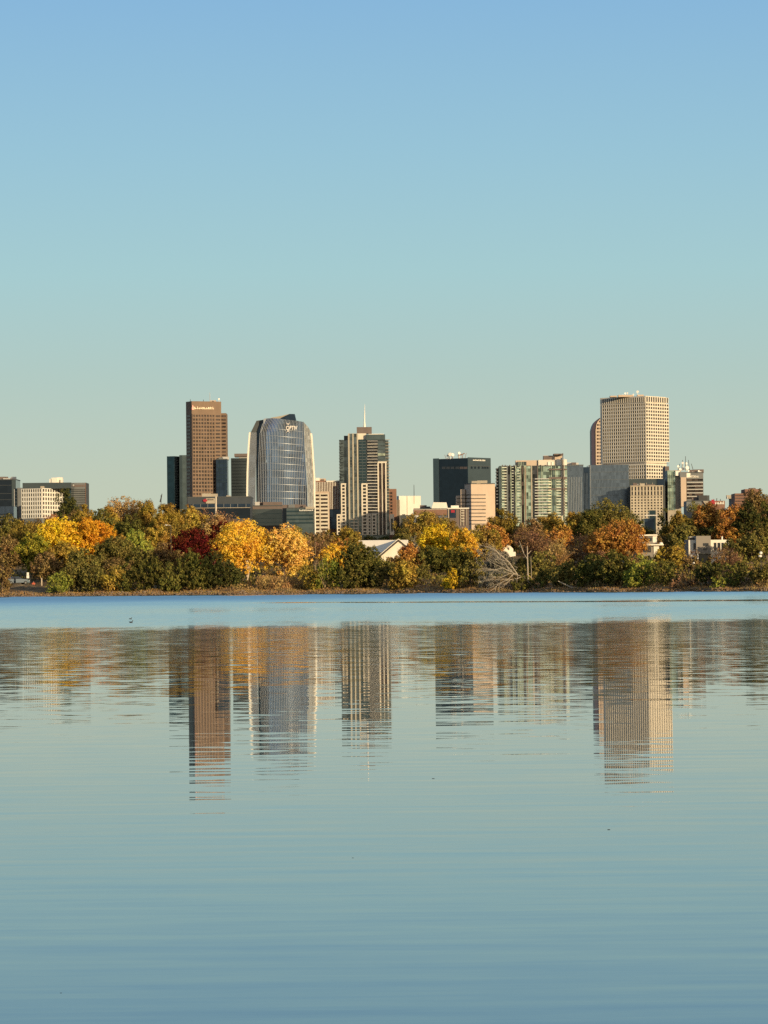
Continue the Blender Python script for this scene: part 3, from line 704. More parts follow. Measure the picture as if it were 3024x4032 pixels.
for y in (1335, 1365, 1395, 1425): pier(322, 395, y, y + 8, W_CREAM, 1.9, 'spandrel')
bd.finish()

clutter(bd, 26)
bd = Bld('office_building', 'narrow brown brick block against the right side of the spired tower', z(x0,690), z(x0,765), z(x0,765), zy(1045), 3650, W_BRICK, 0, 30)
wm = MB(); bd.lattice(bd.fl, z(x0,697), z(x0,732), zy(1070), zy(1290), 1, 7, .6, .6, G_WIN2, wm, th=.4); bd.part('wall_grid', wm, W_BRICK); bd.finish()
bd = Bld('office_building', 'low brown block with pale uprights left of the windowless cream one', z(x0,766), z(x0,796), z(x0,796), zy(1150), 3655, W_TAUPE, 0, 30)
for v in (768, 779, 789): mb = MB(); bd.fl.prect(mb, z(x0,v), z(x0,v+4), zy(1152), zy(1400), 0, .6); bd.part('pier', mb, W_BEIGE)
bd = Bld('windowless_building', 'plain cream windowless block with one dark mast line and a thin antenna', z(x0,768), z(x0,788), z(x0,1000), zy(1112), 3700, W_WHITE, 75, 30)
mb = MB(); bd.fr.prect(mb, z(x0,866), z(x0,870), zy(1113), zy(1300), 0, .4); bd.fr.prect(mb, z(x0,934), z(x0,937), zy(1113), zy(1190), 0, .4); bd.part('joint', mb, W_BEIGE)
rooftop(bd, z(x0,934), zy(1005), 3707, 1, dish=False, mat_=W_DARKMETAL)
mb = MB(); a = P(z(x0,768), zy(1112), 3500)
bd = Bld('office_building', 'low dark roofed block at the foot of the windowless cream one', z(x0,800), z(x0,935), z(x0,935), zy(1298), 3640, W_DGREY, 0, 25)
roofbox(bd, z(x0,820), z(x0,850), zy(1290), 3644, 10, W_DGREY)

# black tower and its neighbours
x0 = 1600
bd = Bld('black_tower', 'black glass tower, left face coloured darker for a reflection, with white dishes on its roof', z(x0,262), z(x0,594), z(x0,815), zy(746), 3950, G_BLACK, 38, 50)  # dark reflection put into the left face's colour; right face paler
mb = MB(); bd.fr.prect(mb, z(x0,595), z(x0,815), zy(743), zy(1000), -.1, .4); bd.part('right_curtain_wall', mb, G_BLACK2)
mb = MB(); bd.fl.prect(mb, z(x0,262), z(x0,318), zy(750), zy(1180), -.1, .4); bd.part('left_curtain_wall', mb, G_BLACK2)
for i, v in enumerate((345, 388, 432, 476, 518, 556)):
    bd.window(bd.fl, *bd.fl.rect(z(x0,v), z(x0,v+33), zy(830), zy(852)), 0.15, W_DGREY if i < 4 else W_TAUPE)
for v in (622, 655, 690, 728, 752, 776): bd.window(bd.fr, *bd.fr.rect(z(x0,v), z(x0,v+16), zy(828), zy(850)), 0.5, G_BLACK)
mb = MB(); bd.fr.prect(mb, z(x0,596), z(x0,812), zy(822), zy(827), .4, .7); bd.part('ledge', mb, W_DGREY)
letters(bd, bd.fr, z(x0,640), z(x0,761), zy(759), zy(774), [1, .8, .5, .8, .9, .8, .7, 1, .8, .9, .8], W_WM, out=.5, seedv=4)
for x, y, r in ((425, 712, 3.0), (447, 716, 2.6), (510, 700, 2.2), (398, 722, 1.6)): rooftop(bd, z(x0,x), zy(y), 3965 + x % 5, r * .9)
mb = MB(); a = P(z(x0,388), zy(738), 3966); c = P(z(x0,565), zy(722), 3966)
for i in range(12):
    u = i / 11; x = a.x + (c.x - a.x) * u
    if .42 < u < .6: continue
    mb.tube((x, 3966, bd.zt - .5), (x + (2 if i % 2 else -2), 3968, bd.zt + 4.5 + (i % 3)), .3, .3, 4)
mb.tube((a.x, 3967, bd.zt + 3), (a.x + (c.x-a.x)*.42, 3967, bd.zt + 3.2), .35, .35, 4); mb.tube((a.x + (c.x-a.x)*.62, 3967, bd.zt + 3), (c.x, 3967, bd.zt + 6.0), .8, .8, 4)
bd.part('antenna_frame', mb, W_BRICK)

bd = Bld('office_building', 'peach stone office block with long black window slots in front of the black tower', z(x0,567), z(x0,626), z(x0,860), zy(991), 3330, W_PINK, 70, 30)
for r, v in enumerate((1103, 1138, 1173, 1209, 1244, 1279, 1314, 1350, 1385)):
    mb = MB(); bd.fr.prect(mb, z(x0,627), z(x0,768), zy(v-4), zy(v+4), -.1, .25); bd.part('window_slot', mb, G_WIN)
    mb = MB(); bd.fl.prect(mb, z(x0,570), z(x0,625), zy(v-4), zy(v+4), -.1, .25); bd.part('window_slot', mb, G_WIN)
for x_0, x_1, t in ((526, 569, 1048), (483, 529, 1110)):
    a = P(z(x0,x_0), zy(t), 3342); b_ = P(z(x0,x_1), zy(t), 3342); Dd = 3342 if x_0 > 500 else 3348
    mb = MB(); mb.box(a.x, b_.x, Dd, Dd + 20, -1, a.z); bd.part('stepped_wing', mb, W_PINK)
    Fx = Face((a.x, Dd), (b_.x, Dd))
    for v in (1103, 1138, 1173, 1209):
        if v > t: mb = MB(); Fx.prect(mb, z(x0,x_0+5), z(x0,x_1), zy(v-4), zy(v+4), -.1, .25); bd.part('window_slot', mb, G_WIN)
mb = MB(); bd.fl.prect(mb, z(x0,567), z(x0,571), zy(1060), zy(1250), .1, .5); bd.part('joint', mb, W_TAUPE)

clutter(bd, 24, 4)
bd = Bld('low_building', 'long low white-roofed building with a flared cream roof lantern left of the peach block', z(x0,70), z(x0,398), z(x0,398), zy(1236), 3000, W_WHITE, 0, 40)
mb = MB(); bd.fl.prect(mb, z(x0,72), z(x0,396), zy(1246), zy(1300), 0, .4); bd.part('brick_wall', mb, W_BRICK)  # dark brick-coloured front panel below the white roof
mb = MB(); q = [P(z(x0,a), zy(t), 2999) for a, t in ((243,1234),(402,1234),(388,1176),(262,1174))]
mb.v = [(p.x, 2999, p.z) for p in q] + [(p.x, 3020, p.z) for p in q]; mb.f = [(0,1,2,3),(7,6,5,4),(0,4,5,1),(1,5,6,2),(2,6,7,3),(3,7,4,0)]
bd.part('roof_lantern', mb, W_WHITE)
mb = MB(); a = P(z(x0,208), zy(1215), 3010); mb.box(a.x-2.2, a.x+2.2, 3010, 3014, bd.zt-.2, a.z); bd.part('rooftop_plant', mb, W_DARKMETAL)
clutter(bd, 71, 4)
bd = Bld('low_building', 'low dark shopfront with a small red sign left of the peach block', z(x0,400), z(x0,605), z(x0,605), zy(1232), 2950, W_TAUPE, 0, 30)
mb = MB(); bd.fl.prect(mb, z(x0,398), z(x0,607), zy(1228), zy(1238), -20, 1); bd.part('roof_edge', mb, W_WHITE)
for a, c in ((403, 414), (520, 528), (545, 552), (580, 585)): mb = MB(); bd.fl.prect(mb, z(x0,a), z(x0,c), zy(1240), zy(1400), 0, .8); bd.part('pier', mb, W_BEIGE)
mb = MB(); bd.fl.prect(mb, z(x0,418), z(x0,480), zy(1245), zy(1325), 0, .4); bd.part('glazing', mb, G_NAVY)
mb = MB(); s, zz = bd.fl.at(z(x0,450), zy(1262)); bd.fl.slab(mb, s-1.6, s+1.6, zz-1.1, zz+1.1, .4, .8); bd.part('sign', mb, W_RED)
for i, y in enumerate(range(1250, 1380, 26)): mb = MB(); bd.fl.prect(mb, z(x0,530), z(x0,560), zy(y), zy(y+6), .8, 1.4); bd.part('stair_landing', mb, W_CREAM)
roofbox(bd, z(x0,432), z(x0,508), zy(1206), 2955, 10, W_WHITE)

# green condominium
x0 = 1900; D2 = 3400.0
bd = Bld('condominium_block', 'wide pale green glass condominium block with balconies and a stepped cream penthouse', z(x0,160), z(x0,818), z(x0,818), zy(822), D2, G_GREEN, 0, 32)
Fl = bd.fl
rows_c = [834 + i * 27.5 for i in range(23)]
def strip(a, c, y_0, y_1, m_, out, name='window_strip'):
    mb = MB(); Fl.prect(mb, z(x0,a), z(x0,c), zy(y_0), zy(y_1), -.1, out); bd.part(name, mb, m_)
for a, c, m_ in ((160,184,G_TEAL2),(215,232,G_WIN2),(248,272,G_WIN),(283,318,G_WIN),(333,366,G_GREEN),(378,402,G_WIN2),(432,468,G_GREEN),(486,530,G_WIN)):
    strip(a, c, 826, 1460, m_, 0.5)
for a, c, m_ in ((184,187,G_GREENL),(236,247,W_GREY),(272,281,G_GREENL),(319,331,G_GREENL),(367,376,G_GREENL),(403,428,G_GREENL),(470,482,W_BEIGE),(532,540,W_TAUPE),(571,577,G_GREENL),(664,672,G_GREENL),(682,690,G_TEAL2),(705,712,G_GREENL),(760,774,W_CREAM),(792,796,W_CREAM)):
    strip(a, c, 818 if m_ is not W_CREAM else 745, 1460, m_, 1.1, 'pier')
strip(411, 419, 830, 1460, W_BRICK, 1.3, 'pier')
strip(776, 783, 700, 1300, W_TAUPE, 3.5, 'pier')
CB = mat('pale_balcony', (0.62, 0.65, 0.52), 0.6, var=0.12)
CB2 = mat('bright_balcony', (0.80, 0.78, 0.56), 0.5, var=0.05)
def ledge(a, c, y0_, y1_, o0, o1, m_):
    mb = MB(); Fl.prect(mb, z(x0,a), z(x0,c), zy(y0_), zy(y1_), o0, o1); bd.part('balcony', mb, m_)
for i, y in enumerate(rows_c):
    ledge(188, 232, y, y+9, .2, 1.8, CB); ledge(334, 366, y+3, y+9, .6, 1.0, CB); ledge(282, 300, y+2, y+8, .6, 1.0, CB)
    if y > 920:
        ledge(505, 632, y, y+8, .2, 2.0, CB if i % 2 else W_METAL); ledge(634, 663, y-2, y+8, .2, 2.2, CB2); ledge(714, 758, y, y+9, .2, 1.8, CB); ledge(797, 816, y, y+9, .2, 1.8, CB)
for y_0, y_1, m_ in ((850, 862, W_TAUPE), (930, 948, W_TAUPE), (1040, 1052, W_TAUPE)): strip(640, 816, y_0, y_1, m_, 2.4, 'shade_ledge')
# left balconies in profile
bd.block('side_wing', z(x0,140), z(x0,160), zy(845), 2120, D2 + 5, 22, G_WIN2)
for i in range(12):
    mb = MB(); a = P(z(x0,131), zy(850 + 31*i), D2 + 6); b_ = P(z(x0,158), zy(850 + 31*i), D2 + 6); mb.box(a.x, b_.x, D2 + 1, D2 + 22, a.z - .5, a.z + .5); bd.part('balcony', mb, W_GREY)
bd.block('lower_wing', z(x0,122), z(x0,140), zy(1020), 2120, D2 + 8, 18, G_WIN2)
bd.block('roof_screen', z(x0,320), z(x0,550), zy(768), zy(824), D2 + 8, 12, W_PINK)
bd.block('roof_louvre', z(x0,336), z(x0,425), zy(782), zy(824), D2 + 4, 3.5, G_BLACK2)
for v in (345, 360, 376, 392): bd.block('louvre_post', z(x0,v), z(x0,v+5), zy(782), zy(824), D2 + 3.4, .5, G_GREENL)
bd.block('penthouse', z(x0,540), z(x0,816), zy(764), zy(824), D2 + 6, 20, W_CREAM)
for a, c in ((632,660),(668,688)): bd.block('penthouse_window', z(x0,a), z(x0,c), zy(783), zy(824), D2 + 5, .9, W_WM)
bd.block('penthouse_window', z(x0,716), z(x0,770), zy(757), zy(818), D2 + 4.5, 1.4, W_WM); bd.block('penthouse_window', z(x0,784), z(x0,816), zy(760), zy(826), D2 + 4.5, 1.4, W_WM)
bd.block('lift_tower', z(x0,590), z(x0,770), zy(722), zy(764), D2 + 10, 14, W_PINK)
bd.block('lift_louvre', z(x0,592), z(x0,664), zy(725), zy(758), D2 + 9, .9, W_TAUPE)
bd.block('roof_canopy', z(x0,690), z(x0,782), zy(703), zy(716), D2 + 3, 20, W_TAUPE)
for v in (190, 215, 258, 300, 560, 610): bd.block('roof_fitting', z(x0,v), z(x0,v+10), zy(812), zy(824), D2 + 3, 4, W_TAUPE)

# grey glass pair
clutter(bd, 73, 4)
bd = Bld('glass_office_block', 'blue-grey glass office block joined to the right of the green condominium block', z(x0,818), z(x0,975), z(x0,975), zy(813), 3440, G_GREY, 0, 40)
for i in range(9):
    mb = MB(); bd.fl.prect(mb, z(x0,828 + i*16), z(x0,830.5 + i*16), zy(930), zy(1280), 0, .5); bd.part('mullion', mb, FIN)
mb = MB(); bd.fl.prect(mb, z(x0,819), z(x0,974), zy(813), zy(818), 0, .8); bd.part('parapet', mb, W_GREY)
clutter(bd, 33, 4)
bd = Bld('glass_office_block', 'narrow dark blue recessed glass block between the two blue-grey ones', z(x0,975), z(x0,1032), z(x0,1032), zy(834), 3465, G_NAVY, 0, 30)
for v in (988, 1003, 1015): mb = MB(); bd.fl.prect(mb, z(x0,v), z(x0,v+5), zy(890), zy(1240), 0, .8); bd.part('column', mb, G_GREY)
x0 = 2250
bd = Bld('glass_office_block', 'wide blue-grey glass office block in front of the cream tower', z(x0,168), z(x0,556), z(x0,556), zy(812), 3470, G_GREY, 0, 40)
for y in (880, 955, 1030, 1105, 1165): mb = MB(); bd.fl.prect(mb, z(x0,184), z(x0,555), zy(y), zy(y+1.5), 0, .4); bd.part('floor_line', mb, W_GREY)
for v in (170, 184): mb = MB(); bd.fl.prect(mb, z(x0,v), z(x0,v+3), zy(813), zy(1240), 0, .6); bd.part('mullion', mb, FIN)

# rounded tower behind
a = P(z(x0,193), zy(480), 4150); c = P(z(x0,330), zy(480), 4150)
root = thing('rounded_top_tower', 'pink stone tower with a curved dark left shoulder behind the tall cream one', 'tower', ((a.x + c.x)/2, 4165, -1))
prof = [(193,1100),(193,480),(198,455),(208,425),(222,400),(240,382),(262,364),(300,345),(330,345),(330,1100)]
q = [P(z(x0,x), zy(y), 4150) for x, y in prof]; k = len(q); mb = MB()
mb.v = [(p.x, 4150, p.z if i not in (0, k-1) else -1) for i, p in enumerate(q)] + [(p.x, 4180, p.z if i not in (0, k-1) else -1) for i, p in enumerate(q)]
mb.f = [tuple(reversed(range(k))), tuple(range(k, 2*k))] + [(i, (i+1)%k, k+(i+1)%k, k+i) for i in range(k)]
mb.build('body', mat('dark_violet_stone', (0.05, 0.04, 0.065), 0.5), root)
prof = [(234,1100),(234,480),(240,425),(252,395),(272,372),(300,352),(329,352),(329,1100)]
q = [P(z(x0,x), zy(y), 4149) for x, y in prof]; k = len(q); mb = MB()
mb.v = [(p.x, 4148.8, p.z if i not in (0, k-1) else -1) for i, p in enumerate(q)] + [(p.x, 4149.9, p.z if i not in (0, k-1) else -1) for i, p in enumerate(q)]
mb.f = [tuple(reversed(range(k))), tuple(range(k, 2*k))] + [(i, (i+1)%k, k+(i+1)%k, k+i) for i in range(k)]
mb.build('front_wall', W_PINK, root)
Fq = Face((P(z(x0,234), 1700, 4148.7).x, 4148.7), (P(z(x0,329), 1700, 4148.7).x, 4148.7))
class _W: pass
wme = None
for i in range(13):
    yv = 392 + i * 33.6
    for xv in ((268,) if i == 0 else (247, 273)):
        s0, s1, z0_, z1_ = Fq.rect(z(x0,xv), z(x0,xv+18), zy(yv-7), zy(yv+8)); mb = MB(); Fq.slab(mb, s0, s1, z0_, z1_, -.05, .12); mb.build('window', G_WIN2, root)

# tall cream tower
bd = Bld('cream_tower', 'tallest cream stone tower, its right face sunlit, with close rows of dark windows', z(x0,297), z(x0,716), z(x0,935), zy(145), 3850, W_CREAM, 38, 50)
wm = MB()
bd.lattice(bd.fl, z(x0,299), z(x0,714), zy(165), zy(215), 20, 1, 0.62, 0.9, G_WIN, wm)
wm2 = MB()
bd.lattice(bd.fr, z(x0,717), z(x0,934), zy(156), zy(210), 10, 1, 0.62, 0.9, G_WIN, wm2)
bd.lattice(bd.fr, z(x0,718), z(x0,940), zy(216), zy(781), 10, 17, 0.68, 0.62, G_WIN, wm2)
bd.lattice(bd.fl, z(x0,303), z(x0,718), zy(222), zy(789), 20, 17, 0.72, 0.64, G_WIN, wm)
bd.lattice(bd.fl, z(x0,557), z(x0,720), zy(812), zy(948), 8, 4, 0.72, 0.64, G_WIN, wm)
bd.lattice(bd.fr, z(x0,720), z(x0,905), zy(812), zy(945), 8, 4, 0.68, 0.62, G_WIN, wm2)
bd.part('wall_grid', wm, W_CREAM); bd.part('wall_grid', wm2, W_CREAM)
bands(bd, bd.fl, z(x0,306), z(x0,716), [zy(800)], 2.0, W_TAUPE, 0.4, 'louvre_band'); bands(bd, bd.fr, z(x0,722), z(x0,938), [zy(797)], 2.0, W_TAUPE, 0.4, 'louvre_band')
bd.finish()
for x, y, r in ((520, 122, 1.3), (543, 118, 1.2), (600, 130, 1.0), (641, 106, 1.9), (500, 138, .8)): rooftop(bd, z(x0,x), zy(y), 3865, r)
for a, c, t in ((375, 440, 143), (455, 600, 135), (640, 700, 133)): roofbox(bd, z(x0,a), z(x0,c), zy(t), 3862, 12, W_PINK)
bd = Bld('office_building', 'dark glass podium block below the tall cream tower', z(x0,555), z(x0,905), z(x0,905), zy(948), 3560, G_BLACK2, 0, 40)
bd.block('corner_block', z(x0,835), z(x0,905), zy(947), 2100, 3558, 1.8, G_NAVY)
for v in (604, 662, 724, 782, 842): mb = MB(); bd.fl.prect(mb, z(x0,v), z(x0,v+4), zy(985), zy(1008), 0, .8); bd.part('flagpole', mb, W_BEIGE)
bd = Bld('office_building', 'thin dark brown slab right of the cream tower foot', z(x0,906), z(x0,945), z(x0,945), zy(826), 3600, W_TAUPE, 0, 30)
mb = MB(); bd.fl.prect(mb, z(x0,922), z(x0,927), zy(880), zy(1250), 0, .6); bd.part('pier', mb, W_METAL)

bd = Bld('office_building', 'beige gridded office block with ten window columns below the cream tower', z(x0,572), z(x0,884), z(x0,884), zy(1016), 3432, W_BEIGE, 0, 30)
wm = MB(); bd.fl.prect(wm, z(x0,568), z(x0,887), zy(1012), zy(1019), 0, 1.4)
bd.lattice(bd.fl, z(x0,572), z(x0,884), zy(1020), zy(1110), 10, 2, 0.46, 0.86, G_WIN, wm, th=.9)
bd.lattice(bd.fl, z(x0,572), z(x0,886), zy(1112), zy(1440), 10, 12, 0.46, 0.55, G_WIN, wm, th=.9)
bd.part('wall_grid', wm, mat('beige_stone', (0.46, 0.40, 0.30), .85)); bd.finish()
mb = MB(); a = P(z(x0,553), zy(1030), 3437); b_ = P(z(x0,571), zy(1030), 3437); mb.box(a.x, b_.x, 3437, 3457, -1, a.z); bd.part('side_wall', mb, W_DGREY)
mb = MB(); a = P(z(x0,885), zy(1015), 3437); b_ = P(z(x0,906), zy(1015), 3437); mb.box(a.x, b_.x, 3437, 3457, -1, a.z); bd.part('side_wall', mb, W_DGREY)
clutter(bd, 56, 4)
bd = Bld('office_building', 'low navy glass building between the beige gridded block and the dark conifer', z(x0,708), z(x0,800), z(x0,835), zy(1330), 2900, G_NAVY, 0, 25)
bd.block('stair_tower', z(x0,760), z(x0,818), zy(1252), 2110, 2903, 14, G_TEAL)
bd.block('bright_band', z(x0,712), z(x0,834), zy(1296), zy(1306), 2899, 1, W_METAL)

bd = Bld('office_building', 'grey and glass office block with a sunlit peach stair shaft and roof dishes', z(x0,928), z(x0,1060), z(x0,1060), zy(865), 3560, W_BEIGE, 0, 35)
mb = MB(); bd.fl.prect(mb, z(x0,930), z(x0,1005), zy(868), zy(1250), 0, .5); bd.part('curtain_wall', mb, G_GREEN)
for v in (934, 952, 978): mb = MB(); bd.fl.prect(mb, z(x0,v), z(x0,v+4), zy(900), zy(1250), .4, 1.2); bd.part('mullion', mb, G_GREENL)
for y in (975, 1020, 1130): mb = MB(); bd.fl.prect(mb, z(x0,940), z(x0,1000), zy(y), zy(y+4), .4, 1.3); bd.part('transom', mb, G_GREENL)
bd.block('stair_shaft', z(x0,1060), z(x0,1113), zy(932), zy(1216), 3550, 20, W_PINK)
bd.block('roof_sign_box', z(x0,1008), z(x0,1050), zy(872), zy(917), 3556, 4, W_WM)
bd.block('attic', z(x0,1050), z(x0,1115), zy(880), zy(933), 3554, 22, W_GREY)
x0 = 2520
for x, y, r in ((388, 858, 2.4), (417, 852, 2.5), (455, 842, 3.2), (368, 828, 1.8), (415, 795, 2.0), (447, 800, 1.8)): rooftop(bd, z(x0,x), zy(y), 3565 + x % 7, r*.8)
mb = MB(); a = P(z(x0,405), zy(870), 3570)
for i in range(5): mb.tube((a.x - 4 + i*4, 3570, bd.zt), (a.x - 2 + i*3, 3570, bd.zt + 15 - abs(i-2)*4), .35, .25, 5)
bd.part('antenna_frame', mb, W_DARKMETAL)
bd = Bld('office_building', 'grey office block with striped window bands and pale lettering near its roof', z(x0,450), z(x0,612), z(x0,612), zy(886), 3580, W_GREY, 0, 30)
bands(bd, bd.fl, z(x0,452), z(x0,610), [zy(v) for v in (958, 1000, 1032, 1066, 1100, 1134)], 7.5, G_WIN2, 0.4)
bands(bd, bd.fl, z(x0,452), z(x0,610), [zy(v) for v in (983, 1017, 1050, 1084, 1118)], 2.4, W_METAL, 0.8, 'spandrel')
letters(bd, bd.fl, z(x0,480), z(x0,572), zy(912), zy(934), [1, .8, .8, .4, 1, .8, .9], W_WM, out=.5, seedv=9)
mb = MB(); s, zz = bd.fl.at(z(x0,467), zy(915)); bd.fl.slab(mb, s-2.2, s+2.2, zz-2.2, zz+2.6, .3, .8); bd.part('sign_emblem', mb, W_WM)
for x in (470, 510, 568): rooftop(bd, z(x0,x), zy(872), 3590, 1.0, dish=(x != 510), mat_=W_METAL)
clutter(bd, 13, 4)
bd = Bld('office_building', 'low grey-green block topped by a black cube right of the striped one', z(x0,450), z(x0,680), z(x0,680), zy(1160), 3100, W_GREY, 0, 30)
bd.block('rooftop_cube', z(x0,568), z(x0,650), zy(1107), zy(1161), 3104, 18, W_DARKMETAL); bd.block('rooftop_cube_side', z(x0,650), z(x0,672), zy(1107), zy(1161), 3104, 18, W_DGREY)
mb = MB(); q = [P(z(x0,a), zy(t), 3098) for a, t in ((610,1162),(675,1162),(675,1205),(640,1205))]; mb.v = [(p.x, 3098, p.z) for p in q] + [(p.x, 3099.9, p.z) for p in q]; mb.f = [(3,2,1,0),(4,5,6,7),(0,1,5,4),(1,2,6,5),(2,3,7,6),(3,0,4,7)]; bd.part('pale_gable', mb, W_BEIGE)
clutter(bd, 73, 4)
bd = Bld('sign_building', 'dark building with a red emblem and big white letters on its roof band', z(x0,682), z(x0,822), z(x0,822), zy(1160), 3050, W_BRICK, 0, 20)
mb = MB(); s, zz = bd.fl.at(z(x0,703), zy(1175)); bd.fl.slab(mb, s-3.2, s+3.2, zz-1.6, zz+.8, .2, .7); bd.fl.slab(mb, s-1.2, s+1.6, zz+.8, zz+2.4, .2, .7); bd.part('sign_emblem', mb, W_RED)
letters(bd, bd.fl, z(x0,726), z(x0,816), zy(1164), zy(1193), [1, 1, 1.1, 1, 1, .9], W_WM, out=.4, seedv=12)
for x in (715, 742, 778): rooftop(bd, z(x0,x), zy(1142), 3055, .7, dish=(x == 742), mat_=W_DARKMETAL)
bd = Bld('office_building', 'small teal-sided building left of the brown brick blocks at the right edge', z(x0,865), z(x0,895), z(x0,918), zy(1137), 3000, W_GREY, 60, 20)
clutter(bd, 52, 4)
bd = Bld('apartment_block', 'brown brick apartment block half hidden by the tall tree at the right edge', z(x0,918), z(x0,1022), z(x0,1022), zy(1088), 2800, W_BRICK, 0, 30)
for i in range(4):
    for j in range(5): bd.window(bd.fl, *bd.fl.rect(z(x0,926+j*19), z(x0,936+j*19), zy(1102+i*28), zy(1114+i*28)), .1, G_WIN)
bd.block('taller_wing', z(x0,1018), z(x0,1165), zy(1046), 2150, 2812, 30, W_BRICK)
bd.block('roof_plant', z(x0,1060), z(x0,1120), zy(1036), zy(1048), 2820, 8, W_TAUPE)

# ------------------------------------------------------------------ houses on the rise behind the shore
H_WALL = mat('house_white_wall', (0.82, 0.76, 0.64), 0.8, var=0.06, scale=0.6)
H_ROOF = mat('house_white_roof', (0.88, 0.80, 0.64), 0.6, var=0.05, scale=0.4)
H_GREY = mat('house_grey_wall', (0.27, 0.24, 0.20), 0.85, var=0.06, scale=0.5)
H_TRIM = mat('house_dark_trim', (0.06, 0.05, 0.045), 0.7)
G_H = glass('house_window_glass', (0.04, 0.045, 0.05), 0.0, 0.1, (1, 1), .2)
def gz(x, y): return float(ground_z(x, y))
D = 692.0
a = P(1400, 2127, D); b_ = P(1600, 2127, D); c = P(1569, 2128, D - 6)
root = thing('gabled_house', 'large white house with a long pale roof and a gable above the shore trees', 'house', (a.x + 4, D + 4, gz(a.x, D)))
zb = gz(a.x, D) - .5; zr = a.z; ze = P(1450, 2172, D).z
mb = MB(); mb.box(a.x - 1.2, b_.x, D, D + 8, zb, ze); mb.build('wall', H_WALL, root)
mb = MB(); yr = D + 4
mb.v = [(a.x-1.9, D-.6, ze-.2), (b_.x+.4, D-.6, ze-.2), (b_.x+.4, yr, zr), (a.x, yr, zr), (a.x-1.9, D+8.6, ze-.2), (b_.x+.4, D+8.6, ze-.2)]
mb.f = [(0,1,2,3), (3,2,5,4), (0,3,4), (1,5,2), (0,4,5,1)]; mb.build('roof', H_ROOF, root)
gx = c.x; gw = 3.9; gzr = c.z + .1; gze = P(1569, 2190, D-6).z
mb = MB(); mb.v = [(gx-gw, D-5, zb), (gx+gw, D-5, zb), (gx+gw, D-5, gze), (gx, D-5, gzr), (gx-gw, D-5, gze), (gx-gw, D+1, zb), (gx+gw, D+1, zb), (gx+gw, D+1, gze), (gx, D+1, gzr), (gx-gw, D+1, gze)]
mb.f = [(0,1,2,3,4), (9,8,7,6,5), (0,5,6,1), (1,6,7,2), (4,9,5,0)]; mb.build('gable_wall', H_WALL, root)
mb = MB()
for sgn in (-1, 1):
    for (o, th) in ((0.0, .16),):
        p0 = Vector((gx, 0, gzr + .12)); p1 = Vector((gx + sgn * (gw + .5), 0, gze - .26)); 
        mb.hexa([(p1.x, D-5.6, p1.z), (p0.x, D-5.6, p0.z), (p0.x, D+3, p0.z), (p1.x, D+3, p1.z), (p1.x, D-5.6, p1.z+th), (p0.x, D-5.6, p0.z+th), (p0.x, D+3, p0.z+th), (p1.x, D+3, p1.z+th)])
mb.build('gable_roof', H_ROOF, root)
mb = MB(); p0 = Vector((gx, 0, gzr)); p1 = Vector((gx - gw - .5, 0, gze - .38)); mb.hexa([(p1.x, D-5.75, p1.z-.3), (p0.x, D-5.75, p0.z-.3), (p0.x, D-5.62, p0.z-.3), (p1.x, D-5.62, p1.z-.3), (p1.x, D-5.75, p1.z+.1), (p0.x, D-5.75, p0.z+.1), (p0.x, D-5.62, p0.z+.1), (p1.x, D-5.62, p1.z+.1)]); mb.build('bargeboard', H_TRIM, root)
for x, zz in ((gx - 1.5, gze - 1.2), (gx + 1.2, gze - 1.2)): 
    mb = MB(); mb.box(x - .5, x + .5, D - 5.08, D - 5.01, zz - .7, zz + .7); w_ = mb.build('window', G_H, root)

x0 = 1600; D = 672.0
a = P(z(x0,865), zy(1575), D); b_ = P(z(x0,990), zy(1575), D); zb = gz(a.x, D) - .5
root = thing('cottage', 'small cream house with a chimney and one wide window beside the dead branches', 'house', ((a.x+b_.x)/2, D+3, zb + .5))
ze = P(z(x0,930), zy(1582), D).z; e = P(z(x0,1035), zy(1625), D)
mb = MB(); mb.v = [(a.x, D, zb), (e.x, D, zb), (e.x, D, e.z), (b_.x, D, ze), (a.x, D, ze)]; mb.v += [(x, D+6, zz) for x, y, zz in mb.v]
mb.f = [(0,1,2,3,4), (9,8,7,6,5)] + [(i, 5+i, 5+(i+1)%5, (i+1)%5) for i in range(5)]; mb.build('wall', H_WALL, root)
mb = MB(); mb.box(a.x-.3, b_.x+.1, D-.4, D+6.3, ze, ze+.18); mb.build('roof', H_TRIM, root)
mb = MB(); c = P(z(x0,898), zy(1537), D+2); mb.box(c.x-.35, c.x+.35, D+2, D+2.8, ze, c.z); mb.build('chimney', H_WALL, root)
mb = MB(); s0 = P(z(x0,886), 2150, D).x; s1 = P(z(x0,968), 2150, D).x; mb.box(s0, s1, D-.09, D-.01, P(900, zy(1637), D).z, P(900, zy(1592), D).z); win = mb.build('window', G_H, root)
mb = MB(); c0 = P(z(x0,960), zy(1655), D-3); c1 = P(z(x0,1058), zy(1655), D-3); mb.box(c0.x, c1.x, D-3, D-.5, zb, c0.z); mb.build('porch_wall', H_WALL, root)

